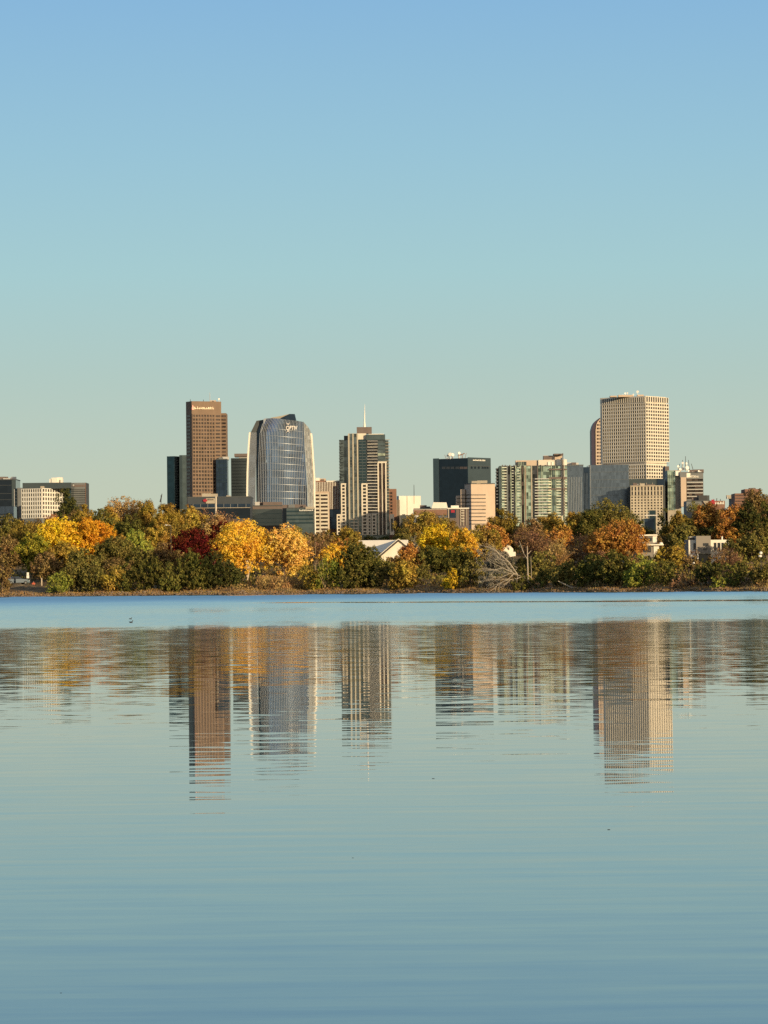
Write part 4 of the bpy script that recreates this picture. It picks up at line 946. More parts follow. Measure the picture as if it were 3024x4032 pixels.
x0 = 2250; D = 612.0
a = P(z(x0,640), zy(1492), D); b_ = P(z(x0,826), zy(1492), D); zb = gz(b_.x, D) - .5
root = thing('flat_roofed_house', 'flat-roofed cream house on two levels between the orange tree and utility pole', 'house', ((a.x+b_.x)/2, D+3, zb+.5))
zt_ = a.z; zm = P(z(x0,760), zy(1570), D-3).z
mb = MB(); mb.box(a.x, b_.x, D, D+6, zb, zt_-.15); mb.build('upper_wall', H_GREY, root)
mb = MB(); mb.box(a.x-.4, b_.x+.1, D-.5, D+6.2, zt_-.15, zt_+.08); mb.build('upper_roof', H_ROOF, root)
c0 = P(z(x0,786), 2120, D); mb = MB(); mb.box(c0.x, b_.x+.02, D-.12, D-.01, zm+.1, zt_-.2); mb.build('white_panel', H_WALL, root)
for u in (680, 735): 
    q = P(z(x0,u), 2120, D); mb = MB(); mb.box(q.x-.8, q.x+.8, D-.08, D-.01, zm+.4, zt_-.45); mb.build('window', G_H, root)
d0 = P(z(x0,640), zy(1588), D-4); d1 = P(z(x0,892), zy(1588), D-4)
mb = MB(); mb.box(d0.x, d1.x, D-4.4, D-.6, d0.z-.1, d0.z+.12); mb.build('lower_roof', H_ROOF, root)
mb = MB(); mb.box(d0.x+.4, d1.x-.9, D-3.6, D-.6, zb, d0.z-.1); mb.build('lower_wall', H_GREY, root)
q = P(z(x0,822), 2160, D-4); mb = MB(); mb.box(q.x-.45, q.x+.5, D-3.75, D-3.62, zb, d0.z-.12); mb.build('white_pier', H_WALL, root)
mb = MB(); q = P(z(x0,695), 2160, D-4); mb.box(q.x-1.2, q.x+1.4, D-3.72, D-3.61, d0.z-1.3, d0.z-.35); mb.build('window', G_H, root)
mb = MB(); q = P(z(x0,872), zy(1572), D-4); mb.ball((q.x, D-3, d0.z+.25), .35, .3, .22); mb.build('roof_vent', W_WM, root)

x0 = 2520; D = 584.0
def hb(name, x_0, x_1, t, bt, D_, dep, m_, root_):
    p = P(z(x0,x_0), zy(t), D_); q = P(z(x0,x_1), zy(t), D_); zz = P(z(x0,(x_0+x_1)/2), zy(bt), D_).z
    mb = MB(); mb.box(p.x, q.x, D_, D_+dep, zz, p.z); return mb.build(name, m_, root_)
q = P(z(x0,650), 2110, D)
root = thing('modern_house', 'boxy modern white house with a grey centre block among trees on the right', 'house', (q.x, D+4, gz(q.x, D)))
hb('white_wing', 470, 542, 1540, 1790, D, 7, H_WALL, root); hb('side_wall', 458, 470, 1535, 1790, D+.5, 6, H_GREY, root)
hb('grey_block', 543, 684, 1500, 1664, D-1.2, 7, H_GREY, root); hb('white_wing', 684, 864, 1538, 1790, D, 7, H_WALL, root)
hb('upper_terrace_wall', 484, 540, 1512, 1540, D+2, 4, G_H, root); hb('roof_edge', 480, 542, 1508, 1513, D+1.8, 4.4, H_WALL, root)
hb('lower_porch', 556, 684, 1664, 1672, D-1, 3, H_WALL, root); hb('porch_post', 556, 568, 1672, 1790, D-1, .4, H_WALL, root); hb('porch_glazing', 568, 684, 1672, 1790, D+1, .4, G_H, root)
hb('roof_vent', 790, 802, 1505, 1538, D+3, .4, H_WALL, root)
for a_, c_, t_, b2 in ((516,541,1571,1632),(524,541,1700,1790)): w_ = hb('window', a_, c_, t_, b2, D-.06, .05, G_H, root)
for a_, c_, t_, b2 in ((612,664,1570,1596),(612,650,1612,1636)): w_ = hb('window', a_, c_, t_, b2, D-1.27, .05, G_H, root)
for a_, c_ in ((716,740),(752,778),(790,812),(826,850)): w_ = hb('window', a_, c_, 1566, 1640, D-.07, .05, G_H, root)

# ------------------------------------------------------------------ foliage
PAL = {  # leaf colours (albedo): darker, middle, lighter leaves of one crown
 'gold': ((0.70, 0.38, 0.035), (0.88, 0.52, 0.055), (0.92, 0.64, 0.12)),
 'peach': ((0.58, 0.33, 0.070), (0.82, 0.50, 0.105), (0.90, 0.64, 0.20)),
 'orange': ((0.52, 0.22, 0.018), (0.76, 0.35, 0.030), (0.85, 0.48, 0.06)),
 'yellow': ((0.60, 0.38, 0.020), (0.82, 0.54, 0.035), (0.90, 0.66, 0.08)),
 'ygreen': ((0.156, 0.156, 0.029), (0.312, 0.286, 0.043), (0.546, 0.442, 0.058)),
 'lime':   ((0.164, 0.200, 0.042), (0.291, 0.309, 0.055), (0.473, 0.437, 0.082)),
 'olive': ((0.091, 0.086, 0.026), (0.202, 0.176, 0.049), (0.364, 0.293, 0.085)),
 'goldolive': ((0.22, 0.145, 0.030), (0.44, 0.29, 0.055), (0.64, 0.44, 0.095)),
 'darkgold': ((0.143, 0.101, 0.026), (0.305, 0.215, 0.046), (0.507, 0.351, 0.078)),
 'green': ((0.058, 0.065, 0.019), (0.137, 0.130, 0.034), (0.260, 0.221, 0.058)),
 'dgreen': ((0.034, 0.042, 0.016), (0.078, 0.083, 0.026), (0.150, 0.137, 0.042)),
 'bronze': ((0.111, 0.072, 0.034), (0.240, 0.159, 0.062), (0.403, 0.273, 0.111)),
 'rust': ((0.286, 0.124, 0.036), (0.520, 0.240, 0.058), (0.715, 0.390, 0.104)),
 'brown':  ((0.152, 0.085, 0.051), (0.263, 0.144, 0.078), (0.406, 0.237, 0.127)),
 'red':    ((0.055, 0.010, 0.010), (0.121, 0.017, 0.014), (0.218, 0.036, 0.026)),
 'pinkred': ((0.338, 0.130, 0.078), (0.520, 0.208, 0.117), (0.650, 0.325, 0.182)),
 'greyolive': ((0.140, 0.133, 0.094), (0.257, 0.234, 0.164), (0.406, 0.359, 0.281)),
 'tan': ((0.30, 0.18, 0.070), (0.50, 0.31, 0.12), (0.66, 0.44, 0.19)),
}
def leafmat(pal, twig=False):
    nme = ('leaves_' if not twig else 'twigs_') + pal
    if nme in MATS: return MATS[nme]
    m = bpy.data.materials.new(nme); m.use_nodes = True; n, l = m.node_tree.nodes, m.node_tree.links
    out = n['Material Output']; n.remove(n['Principled BSDF'])
    g = n.new('ShaderNodeNewGeometry'); rp = n.new('ShaderNodeValToRGB'); l.new(g.outputs['Random Per Island'], rp.inputs[0])
    c = PAL[pal]; e = rp.color_ramp.elements; e[0].position = 0.1; e[0].color = (*c[0], 1); e[1].position = 0.95; e[1].color = (*c[2], 1)
    q = e.new(0.55); q.color = (*c[1], 1)
    # branches of a crown turn at different times: broad natural patches of hue
    oi = n.new('ShaderNodeObjectInfo'); ns = n.new('ShaderNodeTexNoise'); ns.inputs['Scale'].default_value = 0.45; ns.inputs['Detail'].default_value = 2
    l.new(g.outputs['Position'], ns.inputs['Vector'])
    hs = n.new('ShaderNodeHueSaturation'); 
    mr = n.new('ShaderNodeMapRange'); mr.inputs[1].default_value = .3; mr.inputs[2].default_value = .7; mr.inputs[3].default_value = .482; mr.inputs[4].default_value = .522; l.new(ns.outputs[0], mr.inputs[0])
    mv = n.new('ShaderNodeMapRange'); mv.inputs[3].default_value = .82; mv.inputs[4].default_value = 1.15; l.new(oi.outputs['Random'], mv.inputs[0])
    l.new(mr.outputs[0], hs.inputs['Hue']); l.new(mv.outputs[0], hs.inputs['Value']); l.new(rp.outputs[0], hs.inputs['Color'])
    d = n.new('ShaderNodeBsdfDiffuse'); t = n.new('ShaderNodeBsdfTranslucent'); mx = n.new('ShaderNodeMixShader'); mx.inputs[0].default_value = 0.0 if twig else 0.17
    l.new(hs.outputs[0], d.inputs[0]); l.new(hs.outputs[0], t.inputs[0]); l.new(d.outputs[0], mx.inputs[1]); l.new(t.outputs[0], mx.inputs[2]); l.new(mx.outputs[0], out.inputs[0])
    MATS[nme] = m; return m
BARK = mat('bark', (0.16, 0.115, 0.08), 0.95, scale=2.0, var=.3)
BARK_PALE = mat('pale_bark', (0.50, 0.41, 0.30), 0.9, scale=2.0, var=.2)
BARK_DEAD = mat('bleached_wood', (0.46, 0.385, 0.29), 0.9, scale=1.5, var=.2)

def quads_obj(name, cen, nor, size, m, parent, loc, asp=0.75, bend=None):
    """many small leaf-clump faces as one crown"""
    N = len(cen); rg = np.random.default_rng(N + 7)
    nor = nor / np.linalg.norm(nor, axis=1)[:, None]
    t = rg.normal(size=(N, 3)) if bend is None else bend + rg.normal(size=(N, 3)) * .35
    t -= (t * nor).sum(1)[:, None] * nor; t /= np.linalg.norm(t, axis=1)[:, None]; bt = np.cross(nor, t)
    s = size[:, None] if hasattr(size, '__len__') else size
    a, c = t * s * .5, bt * s * .5 * asp
    # pointed leaf-clump outline: six corners
    v = np.stack([cen - a, cen - a*.35 - c, cen + a*.45 - c*.8, cen + a, cen + a*.35 + c, cen - a*.45 + c*.8], 1).reshape(-1, 3)
    me = bpy.data.meshes.new(name); me.vertices.add(6*N); me.vertices.foreach_set('co', v.astype(np.float32).ravel())
    me.loops.add(6*N); me.loops.foreach_set('vertex_index', np.arange(6*N, dtype=np.int32))
    me.polygons.add(N); me.polygons.foreach_set('loop_start', np.arange(N, dtype=np.int32)*6); me.polygons.foreach_set('loop_total', np.full(N, 6, dtype=np.int32))
    me.update(calc_edges=True); me.materials.append(m)
    o = bpy.data.objects.new(name, me); COL.objects.link(o); o.parent = parent; return o

SPECIAL = {}
def tree(px, top, w, off, pal, label, form='round', cat=None, name=None, group=None, base_frac=None, hmax=None, dens=1.0, leaf=None, bark=None):
    seed = int(px * 31 + top * 7 + off) & 0xffff
    rg = np.random.default_rng(seed); rd = random.Random(seed)
    off = off * .4 + .7 if off <= 20 else off
    D = S(px) + off; q = P(px, top, D); gx, gy = q.x, D; g0 = gz(gx, gy); H = max(1.2, q.z - g0); W = w / F_PX * D * (1.24 if off > 20 else 1.16)
    isbush = form in ('bush', 'fern', 'willow')
    name = name or {'round': 'broadleaf_tree', 'bush': 'shrub', 'fern': 'juniper_shrub', 'willow': 'willow_shrub', 'bare': 'bare_tree', 'conifer': 'conifer_tree', 'fan': 'bare_tree'}[form]
    cat = cat or ('shrub' if isbush else 'tree')
    root = thing(name, label, cat, (gx, gy, g0 - .1), group or None)
    bf = base_frac if base_frac is not None else {'round': .08, 'bush': 0.0, 'fern': 0.0, 'willow': .02, 'bare': .22, 'conifer': .05, 'fan': .1}[form]
    zc0 = H * bf; Hc = H - zc0; Dp = W * 0.9
    bark = bark or BARK
    # ---- lobes
    cents, rads = [], []
    nl = int(np.clip(9 + W * H / 3.0, 12, 60))
    k = 0
    while len(cents) < nl and k < 4000:
        k += 1
        u = rg.uniform(-1, 1, 3)
        a3 = np.abs(u)**2.7
        if form == 'conifer':
            lim = (1 - (u[2] + 1) / 2) * 0.9 + .12
            if math.hypot(u[0], u[1]) > lim: continue
        elif isbush:
            if a3[0] + a3[1] + max(u[2], 0)**2.2 > 1: continue
        else:
            if a3.sum() > 1 or (u[2] < -.55 and rg.random() < .5): continue
        r = (0.09 + .14 * rg.random()) * min(W, Hc * 1.15)
        if form == 'conifer': r *= .62
        
        hw, hd, hh = max(.1, W/2 - r), max(.1, Dp/2 - r), max(.1, Hc/2 - r * .8)
        cpos = np.array([u[0]*hw, u[1]*hd, zc0 + Hc/2 + u[2]*hh])
        cents.append(cpos); rads.append(r)
    # one lobe reaches the top near the stated column
    cents.append(np.array([rg.uniform(-.1, .1)*W, rg.uniform(-.1,.1)*W, H - .17*min(W, Hc)])); rads.append(.17*min(W, Hc) * (.5 if form == 'conifer' else 1))
    if form == 'round': 
        for sx in (-1, 1): cents.append(np.array([sx*W*.36, 0, zc0 + Hc*rg.uniform(.35,.6)])); rads.append(.15*W)
    cents = np.array(cents); rads = np.array(rads)
    # ---- trunk and limbs
    mb = MB(); tr = max(.10, .022 * H + .006 * W); fork = H * rd.uniform(.16, .26) if not isbush else .15 * H
    lean = rd.uniform(-.04, .04) * H
    mb.tube((0, 0, -.2), (lean, 0, fork), tr, tr * .8, 8)
    order = np.argsort(rads)[::-1][: (12 if form != 'conifer' else 3)]
    if form == 'conifer': mb.tube((lean, 0, fork), (0, 0, H * .95), tr*.8, .03, 6)
    else:
        for i in order:
            c = Vector(cents[i]); st = Vector((lean, 0, fork * rd.uniform(.75, 1.05))); mid = st.lerp(c, .5) + Vector((0, 0, .08*H if c.z > fork else 0))
            mb.tube(st, mid, tr*.42, tr*.26, 5); mb.tube(mid, c, tr*.26, tr*.08, 5)
            for _ in range(2 if form != 'bare' else 0):
                e = c + Vector((rd.uniform(-1,1), rd.uniform(-1,1), rd.uniform(-.2,1))) * float(rads[i]) * .9; mb.tube(mid.lerp(c, .7), e, tr*.12, .02, 4)
    twig_mb = None
    if form in ('bare', 'fan'):
        twig_mb = MB(); segs = 0
        nb = int(60 + W * H * (1.6 if form == 'bare' else 2.2))
        for _ in range(nb):
            i = rd.randrange(len(cents)); c = Vector(cents[i]); st = Vector((lean*.5, 0, fork)) if form == 'fan' else Vector((lean, 0, fork)).lerp(c, rd.uniform(.35, .75))
            e = c + Vector((rd.uniform(-1,1), rd.uniform(-1,1), rd.uniform(-.4,1))) * float(rads[i])
            mid = st.lerp(e, .55) + Vector((0, 0, .03*H))
            r0 = rd.uniform(.02, .05) if form == 'bare' else rd.uniform(.03, .07)
            twig_mb.tube(st, mid, r0, r0*.7, 3); twig_mb.tube(mid, e, r0*.7, .012, 3)
            for _k in range(3):
                s2 = mid.lerp(e, rd.uniform(.1, .9)); e2 = s2 + Vector((rd.uniform(-.5,.5), rd.uniform(-.5,.5), rd.uniform(.1,.8))) * rd.uniform(.6, 1.4)
                twig_mb.tube(s2, e2, r0*.4, .01, 3)
    tr_o = mb.build('trunk', bark, root, origin=(0, 0, 0)); 
    if twig_mb is not None: twig_mb.build('branches', leafmat(pal, True), root, origin=(0, 0, 0))
    # ---- leaves
    L = leaf or (0.25 if form in ('round', 'bush', 'conifer') else .26)
    area = 4 * math.pi * rads**2
    cover = {'round': 1.05, 'bush': 1.0, 'fern': 1.0, 'willow': .6, 'bare': .13, 'conifer': 1.1, 'fan': .05}[form] * dens
    cnt = (area / (L*L*.62) * cover).astype(int); tot = cnt.sum(); cap = 20000
    if tot > cap: cnt = (cnt * cap / tot).astype(int)
    cen, nor = [], []; KNOT = {'round': 1.05, 'bush': .85}.get(form, .8) * (1 if off < 100 else 1.25)
    for c, r, kk in zip(cents, rads, cnt):
        # leaves gather in knots on the lobe, with shaded gaps between and some sprays reaching out
        nk = int(max(5, 4 * math.pi * r * r / KNOT**2 * .85)); kd = rg.normal(size=(nk, 3)); kd /= np.linalg.norm(kd, axis=1)[:, None]
        kr = r * rg.uniform(.80, 1.10, nk); spray = rg.random(nk) < .12; kr = np.where(spray, r * rg.uniform(1.1, 1.32, nk), kr)
        kc = c + kd * kr[:, None] * np.array([1, 1, 1.0 if not isbush else 1.12])
        if isbush: kc[:, 2] += np.where(spray, .12 * H * rg.random(nk), 0)
        ki = rg.integers(0, nk, kk); ks = KNOT * rg.uniform(.32, .62, nk)[ki]
        e = rg.normal(size=(kk, 3)); e /= np.linalg.norm(e, axis=1)[:, None]
        p = kc[ki] + e * (ks * rg.uniform(.35, 1.05, kk))[:, None]
        if form == 'willow': p = p + np.stack([e[:,0]*.2, e[:,1]*.2, -np.abs(rg.normal(size=kk))*.25], 1)
        cen.append(p); nor.append(e * .75 + kd[ki] * .35 + rg.normal(size=(kk, 3)) * .3)
    cen = np.concatenate(cen); nor = np.concatenate(nor)
    keep = cen[:, 2] > (.02 if isbush else zc0 * .6)
    cen, nor = cen[keep], nor[keep]
    bend = None; asp = .78; size = L * rg.uniform(.65, 1.35, len(cen))
    if form in ('fern', 'willow'):
        bend = np.stack([cen[:,0]*.35/ max(W, .1), cen[:,1]*.2/max(W,.1), np.full(len(cen), .75 if form == 'fern' else .5)], 1); asp = .34; size = size * 1.55
    quads_obj('crown', cen, nor, size, leafmat(pal), root, None, asp, bend)
    SPECIAL[label] = root
    return root

T = [
# back row ------------------------------------------------------------- px, top, width, offset, palette, label, form
(262,1926,92,190,'dgreen','tall dark green tree standing in front of the white gridded office block','round'),
(18,2026,130,110,'olive','olive tree at the left edge below the black office block','round'),
(75,2042,90,140,'darkgold','dull orange-brown tree below the narrow dark slab','round'),
(135,2046,110,150,'bronze','brown tree under the white gridded office block','round'),
(196,2018,62,125,'pinkred','small pinkish red tree below the white gridded office block','round'),
(330,1990,95,150,'goldolive','gold-olive tree just right of the tall dark tree','round'),
(400,1998,95,140,'green','green tree between the yellow tree and the peach-topped one','round'),
(486,1953,165,168,'tan','peach-tan treetop, highest of the trees left of the teal slab','round'),
(508,2028,110,130,'green','green tree below the peach-tan treetop','round'),
(575,1976,110,160,'goldolive','gold-olive tree left of the teal glass slab','round'),
(650,1984,115,150,'goldolive','gold-olive tree in front of the teal glass slab','round'),
(735,1992,105,155,'goldolive','gold-olive tree below the brown tower','round'),
(795,1996,95,120,'brown','leafless brown tree in front of the left end of the arena','bare'),
(880,2006,110,115,'brown','leafless brown tree in front of the right end of the arena','bare'),
(690,2050,160,95,'darkgold','broad dull gold tree above the dark red one','round'),
(1165,2072,90,110,'olive','olive tree right behind the peach-gold tree','round'),
(1250,2090,110,120,'bronze','bronze tree at the foot of the small peach office block','round'),
(1345,2078,150,130,'darkgold','dull gold tree at the left foot of the spired tower','round'),
(1440,2108,120,150,'green','green tree above the roof of the gabled house','round'),
(1530,2106,110,150,'dgreen','dark tree behind the ridge of the gabled house','round'),
(1590,2085,90,140,'olive','olive tree left of the grey-green conifer','round'),
(1665,2009,190,150,'darkgold','broad rust-olive tree in front of the long low white building','round'),
(1760,2040,110,130,'darkgold','dull gold tree below the low dark shopfront','round'),
(1632,2098,85,85,'greyolive','grey-green conifer above the orange shrub','conifer'),
(1985,2008,130,120,'darkgold','round tree with golden top and dark underside right of the peach block','round'),
(1990,2075,120,125,'dgreen','dark tree under the golden-topped one behind the cottage','round'),
(2170,2016,140,140,'darkgold','brownish gold tree at the right foot of the green condominium block','round'),
(2262,2012,110,135,'goldolive','gold-olive tree in front of the blue-grey glass blocks','round'),
(2395,1968,185,150,'olive','big olive green tree in front of the wide glass office block','round'),
(2330,2010,110,135,'green','green tree beside the big olive one','round'),
(2480,2012,100,160,'dgreen','dark green tree left of the beige gridded block','round'),
(2610,1992,70,110,'dgreen','dark columnar conifer between the gridded block and the gold-green tree','conifer'),
(2682,2014,120,110,'darkgold','dark gold-green tree right of the columnar conifer','round'),
(2735,1978,100,150,'olive','olive tree below the low grey-green block','round'),
(2790,1988,140,120,'rust','orange-brown tree below the sign building','round'),
(2895,1992,150,110,'rust','orange-brown tree beside the small teal-sided building','round'),
(2700,2060,110,104,'olive','olive tree behind the left part of the modern white house','round'),
(2800,2068,150,108,'dgreen','dark green tree behind the modern white house','round'),
(2985,1926,140,120,'bronze','tallest brown-green tree at the right edge in front of the brick apartments','round'),
(2945,1975,100,90,'dgreen','dark green tree below the brick apartment block','round'),
(3035,1960,120,80,'green','green tree cut by the right edge of the picture','round'),
# middle row
(110,2062,150,70,'darkgold','dull gold tree behind the green end of the yellow tree','round'),
(20,2105,120,60,'bronze','dark bronze tree at the left edge above the parked car','round'),
(132,2092,125,48,'ygreen','yellow-green tree above the white roadside sign','round'),
(228,2044,165,60,'yellow','bright yellow tree, brightest of the group on the left','round'),
(365,2036,175,64,'orange','bright orange tree joined to the bright yellow one','round'),
(545,2084,110,58,'lime','bright olive tree right of the orange one','round'),
(445,2108,140,46,'olive','olive-brown tree below the orange tree','round'),
(240,2130,120,40,'goldolive','thin gold-olive tree below the bright yellow one','round'),
(335,2152,130,30,'olive','rounded olive tree above the pale willow shrub','round'),
(185,2170,110,34,'bronze','brown-leaved tree right of the white roadside sign','round'),
(640,2136,170,40,'bronze','broad bronze shrub below the gold-olive trees','bush'),
(560,2160,120,34,'olive','olive shrub above the long dark green one','bush'),
(760,2082,195,62,'red','dark red tree left of the big gold one','round'),
(880,2050,125,75,'red','dark red treetop rising behind the big gold tree','round'),
(1240,2102,120,62,'brown','leafless grey-brown tree right of the peach-gold one','bare'),
(1318,2142,110,40,'gold','small bright gold tree left of the gabled house','round'),
(1335,2120,110,80,'rust','rusty brown tree beside the gabled house roof','round'),
(1622,2140,105,40,'rust','rust-orange shrub hiding the right side of the gabled house','round'),
(1735,2060,140,70,'yellow','golden yellow tree in the middle of the right shore','round'),
(1822,2082,115,66,'gold','golden tree left of the dead branches','round'),
(1900,2068,125,74,'darkgold','dull gold tree between the golden tree and the cottage','round'),
(1770,2150,165,34,'green','large dark green tree below the golden yellow one','round'),
(1690,2150,120,44,'green','green tree below the grey-green conifer','round'),
(1940,2165,180,36,'greyolive','grey-olive thicket behind the dead branches','bush'),
(2100,2068,165,60,'brown','leafless purple-brown tree right of the cottage','bare'),
(2200,2112,135,42,'tan','pale pinkish leafless tree with fanned branches','fan'),
(2290,2096,140,54,'brown','red-brown tree left of the orange domed one','bare'),
(2140,2172,130,28,'olive','olive shrub right of the standing dead trunk','bush'),
(2425,2045,205,52,'rust','orange domed tree, largest orange crown on the right shore','round'),
(2640,2142,120,40,'goldolive','gold-olive shrub below the utility pole','bush'),
(2690,2150,110,44,'brown','leafless brown thicket left of the modern white house','bare'),
(2865,2148,130,28,'brown','reddish leafless tree in front of the modern house right wing','bare'),
(2960,2105,180,62,'olive','broad olive tree right of the modern white house','round'),
(3020,2060,110,78,'olive','olive tree at the right edge above the white lamp','round'),
# front row along the water
(5,2170,80,14,'bronze','brown shrub at the left edge hiding the car tail','bush'),
(232,2248,95,7,'lime','pale olive willow shrub hanging over the bank on the left','willow'),
(290,2210,120,14,'olive','olive shrub behind the pale willow one','bush'),
(370,2222,125,10,'olive','olive shrub leaning over the rocks left of the dark green hedge','willow'),
(445,2225,100,9,'goldolive','gold-tinged shrub left of the dark green junipers','willow'),
(492,2226,120,11,'green','first dark green feathery shrub from the left','fern'),
(590,2208,150,10,'green','tallest dark green feathery shrub left of the gold tree','fern'),
(680,2216,120,12,'green','dark green feathery shrub below the gold-olive trees','fern'),
(765,2172,140,16,'green','green feathery shrub below the dark red tree','fern'),
(845,2178,130,15,'dgreen','dark feathery shrub at the left of the gold tree','fern'),
(912,2205,80,20,'dgreen','small dark shrub touching the gold tree','bush'),
(1225,2228,100,12,'goldolive','yellowish willow shrub right of the peach-gold tree','willow'),
(1290,2196,120,12,'lime','upright willow shrub with visible pale stems','willow'),
(1415,2142,185,14,'green','big round green tree in front of the gabled house','bush'),
(1520,2212,110,12,'olive','olive shrub right of the big round green one','bush'),
(1590,2205,120,10,'goldolive','gold-olive shrub below the gabled house gable','bush'),
(1660,2215,90,26,'olive','olive shrub beside the dark hollow','bush'),
(1782,2238,75,6,'yellow','small yellow-green shrub at the water edge','bush'),
(1850,2210,110,14,'olive','olive shrub right of the small yellow-green one','bush'),
(1930,2250,110,8,'greyolive','low grey shrub under the dead branches','bush'),
(2065,2262,100,7,'green','low green shrub right of the dead branches','fern'),
(2140,2232,90,12,'green','green shrub above the drifted log','bush'),
(2225,2215,120,14,'olive','olive shrub below the fanned leafless tree','bush'),
(2320,2180,150,12,'green','dark green shrub left of the four on the right shore','bush'),
(2420,2168,150,13,'green','dark green shrub below the orange domed tree','bush'),
(2520,2188,150,11,'lime','brighter green shrub right of the orange domed tree','bush'),
(2610,2205,110,13,'green','green shrub below the flat-roofed house','bush'),
(2690,2258,110,7,'brown','low brown thicket below the modern white house','bush'),
(2795,2210,140,16,'dgreen','dark green shrub in front of the modern white house','bush'),
(2850,2268,95,6,'lime','low yellow-green shrub right of the brown thicket','bush'),
(2920,2212,130,14,'green','green shrub between the modern house and the white lamp','bush'),
(3005,2200,110,12,'olive','olive shrub at the right edge below the white lamp','bush'),
(2880,2240,90,18,'brown','small leafless brown shrub behind the yellow-green one','bare'),
# filling the middle ground
(1968,2232,130,14,'greyolive','leafless grey thicket tangled through the fallen dead tree','bare'),
(2015,2255,110,10,'bronze','brown twiggy shrub at the foot of the fallen dead tree','bare'),
(548,1972,110,166,'tan','tan treetop joined to the right of the highest peach-tan one','round'),
(2715,2180,80,34,'bronze','brown shrub hiding the left foot of the modern white house','bush'),
(2835,2188,90,30,'darkgold','dull gold shrub below the right wing of the modern white house','bush'),
(860,2030,130,100,'tan','tan thin-leaved tree below the right end of the arena','round'),
(770,2022,120,104,'goldolive','gold-olive tree below the left end of the arena','round'),
(960,2048,90,98,'bronze','bronze tree just left of the big gold treetop','round'),
(290,2010,100,175,'bronze','bronze tree beside the tall dark one under the striped block','round'),
(440,1992,90,160,'goldolive','gold-olive tree left of the peach-tan treetop','round'),
(1930,2062,110,110,'rust','rusty tree at the foot of the peach stone block','round'),
(2080,2045,110,120,'bronze','bronze tree below the green condominium block','round'),
(1385,2120,110,70,'darkgold','dull gold tree behind the left roof end of the gabled house','round'),
(2575,2110,90,100,'bronze','bronze tree behind the flat-roofed house','round'),
(1200,2120,100,84,'darkgold','dull gold tree behind the leafless grey-brown one','round'),
(620,2075,120,84,'goldolive','gold-olive tree left of the street lamp','round'),
(480,2100,100,84,'goldolive','gold-olive tree behind the olive-brown one','round'),
(2200,2070,120,96,'rust','rusty brown tree behind the fanned leafless one','round'),
(2475,2170,120,48,'bronze','brownish shrub right below the orange domed crown','bush'),
(2560,2190,120,38,'olive','olive shrub directly below the flat-roofed house','bush'),
(2230,2175,120,50,'bronze','brownish shrub behind the fanned leafless tree','bush'),
(2050,2190,110,44,'olive','olive shrub behind the standing dead trunk','bush'),
(1000,2215,120,60,'bronze','brown shrub behind the gold tree trunk','bush'),
(1170,2205,120,52,'darkgold','dull gold shrub behind the peach-gold tree foot','bush'),
(1100,2230,90,34,'tan','tan shrub between the gold tree and its peach neighbour','bush'),
(1480,2185,110,46,'olive','olive shrub between the round green tree and the gable','bush'),
(1560,2190,120,54,'bronze','brownish shrub at the foot of the white gable wall','bush'),
(540,2190,120,38,'green','green shrub below the bright olive tree','bush'),
(460,2190,110,30,'bronze','brown shrub in front of the olive-brown tree','bush'),
(300,2190,110,44,'darkgold','dull gold shrub left of the rounded olive tree','bush'),
(2360,2165,110,46,'brown','brown shrub left below the orange domed crown','bush'),
(2900,2185,110,40,'bronze','brown shrub right below the modern white house','bush'),
(2770,2215,100,38,'olive','olive shrub under the grey block of the modern house','bush'),
(2120,2120,110,80,'bronze','bronze tree behind the leafless purple-brown one','round'),
(2330,2100,110,100,'olive','olive tree left behind the orange domed crown','round'),
(2540,2075,90,125,'dgreen','dark green tree left of the columnar conifer','round'),
(1050,2100,120,110,'olive','olive tree between the two gold trees','round'),
(720,2120,120,95,'bronze','bronze tree between the dull gold tree and the dark red one','round'),
]
for t in T: tree(*t)
# the big gold tree and its peach neighbour, forked pale trunks
tree(966, 2042, 218, 22, 'gold', 'big bright gold tree with a pale forked trunk at the shore', 'round', base_frac=.14, bark=BARK_PALE, dens=1.1)
tree(1118, 2062, 174, 24, 'peach', 'peach-gold tree joined to the right of the big gold one', 'round', base_frac=.06, dens=1.1)
# low dry growth
def scatter(name, n_, fn, pal, label, leaf, asp, up):
    rg = np.random.default_rng(n_); c = fn(rg, n_); nor = rg.normal(size=(len(c), 3)); nor[:, 2] *= .3
    root = None
    o = quads_obj(name, c, nor, leaf * rg.uniform(.5, 1.5, len(c)), leafmat(pal), None, None, asp, np.tile([0, 0, up], (len(c), 1)))
    o['kind'] = 'stuff'; o['label'] = label; return o
def along(rg, n_, x0_=-75, x1_=64, o0=1.0, o1=12.0, hz=.35):
    x = rg.uniform(x0_, x1_, n_); off = o0 + (o1 - o0) * rg.random(n_)**1.4; y = shore_y(x) + off
    c = np.stack([x, y, ground_z(x, y) + rg.random(n_) * hz], 1)
    pxx = CX + x / y * F_PX; clump = np.sin(x*.55+off*.3)+np.sin(x*1.3+2)+rg.normal(size=n_)*.7
    keep = ~((pxx > 34) & (pxx < 188) & (off > 3.5) & (off < 34)) & ((hz < .3) | (clump > -.1))
    return c[keep]
scatter('dry_grass', 26000, lambda r, n_: along(r, n_, o0=.8, o1=9, hz=.22), 'tan', 'dry tan grass along the far bank', .22, .25, 1.2)
scatter('undergrowth', 16000, lambda r, n_: along(r, n_, o0=4.5, o1=30, hz=.9), 'bronze', 'brown undergrowth between the shore shrubs', .38, .5, .6)
scatter('green_undergrowth', 16000, lambda r, n_: along(r, n_, o0=10, o1=70, hz=1.6), 'olive', 'olive undergrowth between the shore trees', .45, .6, .5)
